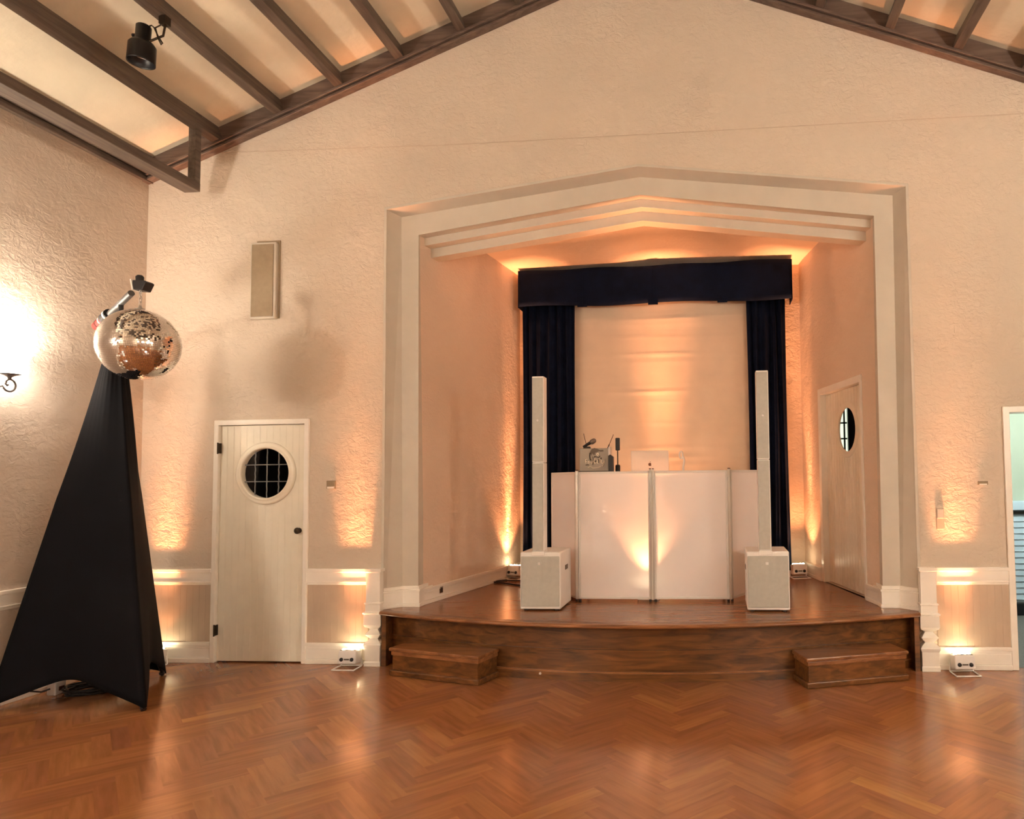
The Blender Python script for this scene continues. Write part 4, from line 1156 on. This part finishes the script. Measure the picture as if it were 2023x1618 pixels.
# ------------------------------------------------------------------ wall sconces
def sconce(label, loc, sx, k=1.0):
    x, y, z = loc
    t = thing('wall_sconce', (x, y, z), label, 'lamp', 'wall sconces')
    cx_ = sx * 0.160
    M = Matrix.Translation((x + cx_, y, z))
    prof = [(.028, .000), (.058, .006), (.074, .030), (.080, .060), (.088, .095), (.108, .135), (.128, .150)]
    inn = [(r - .005, h + .003) for r, h in prof[::-1]]
    MB().lathe(prof + inn, M, 40, caps=False).build('shade', 'shade' if k == 1.0 else 'shade_dim', t)
    MB().lathe([(.0, -.034), (.010, -.034), (.012, -.022), (.030, -.010), (.062, .001), (.060, .004), (.0, .004)], M, 24, caps=False).build('cup', 'iron', t)
    sc = []
    for i in range(46):
        a = R(90) - i * R(12.0); rr = .038 - .00058 * max(0, i - 20) if i > 20 else .040
        sc.append(a)
    pts = [(x + cx_, y, z - .030)]
    # scroll: hook from the cup round and back to the wall plate
    for i in range(15):
        a = R(100) - i * R(19); pts.append((x + cx_ - sx * .0, y - .010 * 0 + .044 * math.cos(a), z - .078 + .044 * math.sin(a)))
    pts += [(x + cx_ * .75, y - .075, z - .100), (x + cx_ * .4, y - .090, z - .090), (x + .01 * sx, y - .085, z - .07)]
    MB().tube(pts, .0065, 10).build('scroll_arm', 'iron', t)
    MB().tube([(x + cx_, y, z - .034), (x + cx_ + .0, y - .020, z - .050), (x + cx_, y - .026, z - .072), (x + cx_, y - .014, z - .082), (x + cx_, y - .006, z - .074)], .006, 8).build('scroll_curl', 'iron', t)
    MB().lathe([(.0, .018), (.030, .014), (.045, .004), (.045, 0)], Matrix.Translation((x, y - .085, z - .07)) @ Matrix.Rotation(R(90 * sx), 4, 'Y'), 24).build('wall_plate', 'iron', t)
    point_in(t, 'bulb', (x + cx_, y, z + .125), SCONCE_W * (1.0 if k == 1.0 else .34), WARM, .045)
    return t
sconce('lit white glass sconce on a scrolled iron arm, far left edge', (XL, -1.305, 2.352), 1, .5)
for y in (-4.4, -7.6, -10.4): sconce('lit white glass sconce on the left wall, nearer than the view', (XL, y, 2.352), 1)
for y in (-3.7, -5.5, -7.6, -10.4): sconce('lit white glass sconce on the right wall, out of view', (XR, y, 2.352), -1)

# ------------------------------------------------------------------ spotlight clipped to a beam
sp = thing('spotlight', (-3.33, -1.40, 4.82), 'black can spotlight clamped under a ceiling beam at upper left', 'spotlight')
sM = Matrix.Translation((-3.325, -1.40, 4.50)) @ Matrix.Rotation(R(3), 4, 'Y')
MB().lathe([(.078, .012), (.084, .0), (.084, .012), (.082, .125), (.066, .148), (.046, .152), (.046, .262), (.036, .272), (.0, .272)], sM, 32, caps=False).build('can', 'blackmetal', sp)
MB().lathe([(.078, .006), (.070, .075), (.0, .078)], sM, 24, caps=False).build('baffle', 'black', sp)
MB().lathe([(.062, .062), (.050, .070), (.0, .074)], sM, 24, caps=False).build('reflector', 'bulb', sp)
MB().lathe([(.012, 0), (.014, .03), (.0, .032)], sM @ Matrix.Translation((-.046, 0, .20)) @ Matrix.Rotation(R(-90), 4, 'Y'), 12).build('thumb_screw', 'blackmetal', sp)
b = MB(); b.tube([(-3.29, -1.40, 4.645), (-3.20, -1.36, 4.715), (-3.19, -1.35, 4.83)], .008, 8); b.box(-3.225, -3.175, -1.375, -1.325, 4.80, 4.86)
b.build('clamp', 'bronze', sp)
b = MB(); b.tube([(-3.30, -1.40, 4.755), (-3.262, -1.39, 4.775), (-3.24, -1.38, 4.755), (-3.225, -1.375, 4.69), (-3.205, -1.37, 4.645), (-3.195, -1.37, 4.655), (-3.225, -1.375, 4.705), (-3.25, -1.38, 4.76), (-3.21, -1.36, 4.80)], .005, 8)
b.build('cord', 'bronze', sp)

# ------------------------------------------------------------------ doorway on the right and the room beyond
b = MB()
cw = .045
b.prism_y([(OX0 - cw + .005, 0), (OX0 + .012, 0), (OX0 + .012, OZ - .012), (OX1 - .012, OZ - .012), (OX1 - .012, 0), (OX1 + cw, 0), (OX1 + cw, OZ + .036), (OX0 - cw + .005, OZ + .036)], -0.020, -0.0005)
b.prism_y([(OX0 - .001, 0), (OX0 + .011, 0), (OX0 + .011, OZ - .011), (OX1 - .011, OZ - .011), (OX1 - .011, 0), (OX1 + .001, 0), (OX1 + .001, OZ + .001), (OX0 - .001, OZ + .001)], 0.0005, WB)
struct(b.build('trim_30', 'trim', bevel=.004))
struct(MB().box(2.82, 6.0, 0.06, 2.4, -0.05, 0.002).build('floor_side_room', 'carpet'))
b = MB(); b.box(2.82, 2.86, WB, 2.4, 0, 2.7); b.box(2.82, 6.0, 2.24, 2.4, 0, 2.7); b.box(5.96, 6.0, WB, 2.4, 0, 2.7)
struct(b.build('wall_side_room', 'green_wall'))
struct(MB().box(2.82, 6.0, 0.1, 2.4, 2.66, 2.7).build('ceiling_side_room', 'green_wall'))
struct(MB().box(2.86, 5.96, 2.13, 2.24, 1.150, 1.250).build('trim_31', 'shutter', bevel=.005))
sh = thing('louvered_shutters', (4.2, 2.19, 0.0), 'blue-lit louvered shutter wall seen through the right doorway', 'shutters')
MB().box(2.88, 5.9, 2.205, 2.235, .13, 1.14).build('backing', 'shutter', sh)
for i in range(14):
    z = .200 + i * .066
    MB().box(2.90, 5.88, -.036, .036, -.004, .004, Matrix.Translation((0, 2.195, z)) @ Matrix.Rotation(R(78), 4, 'X')).build('slat', 'shutter', sh)
MB().box(2.90, 5.88, 2.17, 2.20, 1.105, 1.135).build('top_rail', 'ink', sh)
MB().box(2.88, 5.9, 2.12, 2.235, 0.004, .130).build('plinth', 'black', sh)
cl_ = thing('added_ceiling_lamp', (3.9, 0.95, 2.66), 'added round white ceiling lamp lighting the side room, unseen above the doorway', 'lamp')  # unseen lamp added to give the side room its cool light
MB().lathe([(.0, -.05), (.12, -.045), (.17, -.02), (.18, 0)], Matrix.Translation((3.9, 0.95, 2.658)), 32, caps=False).build('diffuser', emit('cool lamp glass', (0.80, 0.94, 1.0), 6.0), cl_)
point_in(cl_, 'lamp', (3.9, 0.95, 2.50), NEXT_ROOM_W, (0.90, 1.0, 0.93), .10)
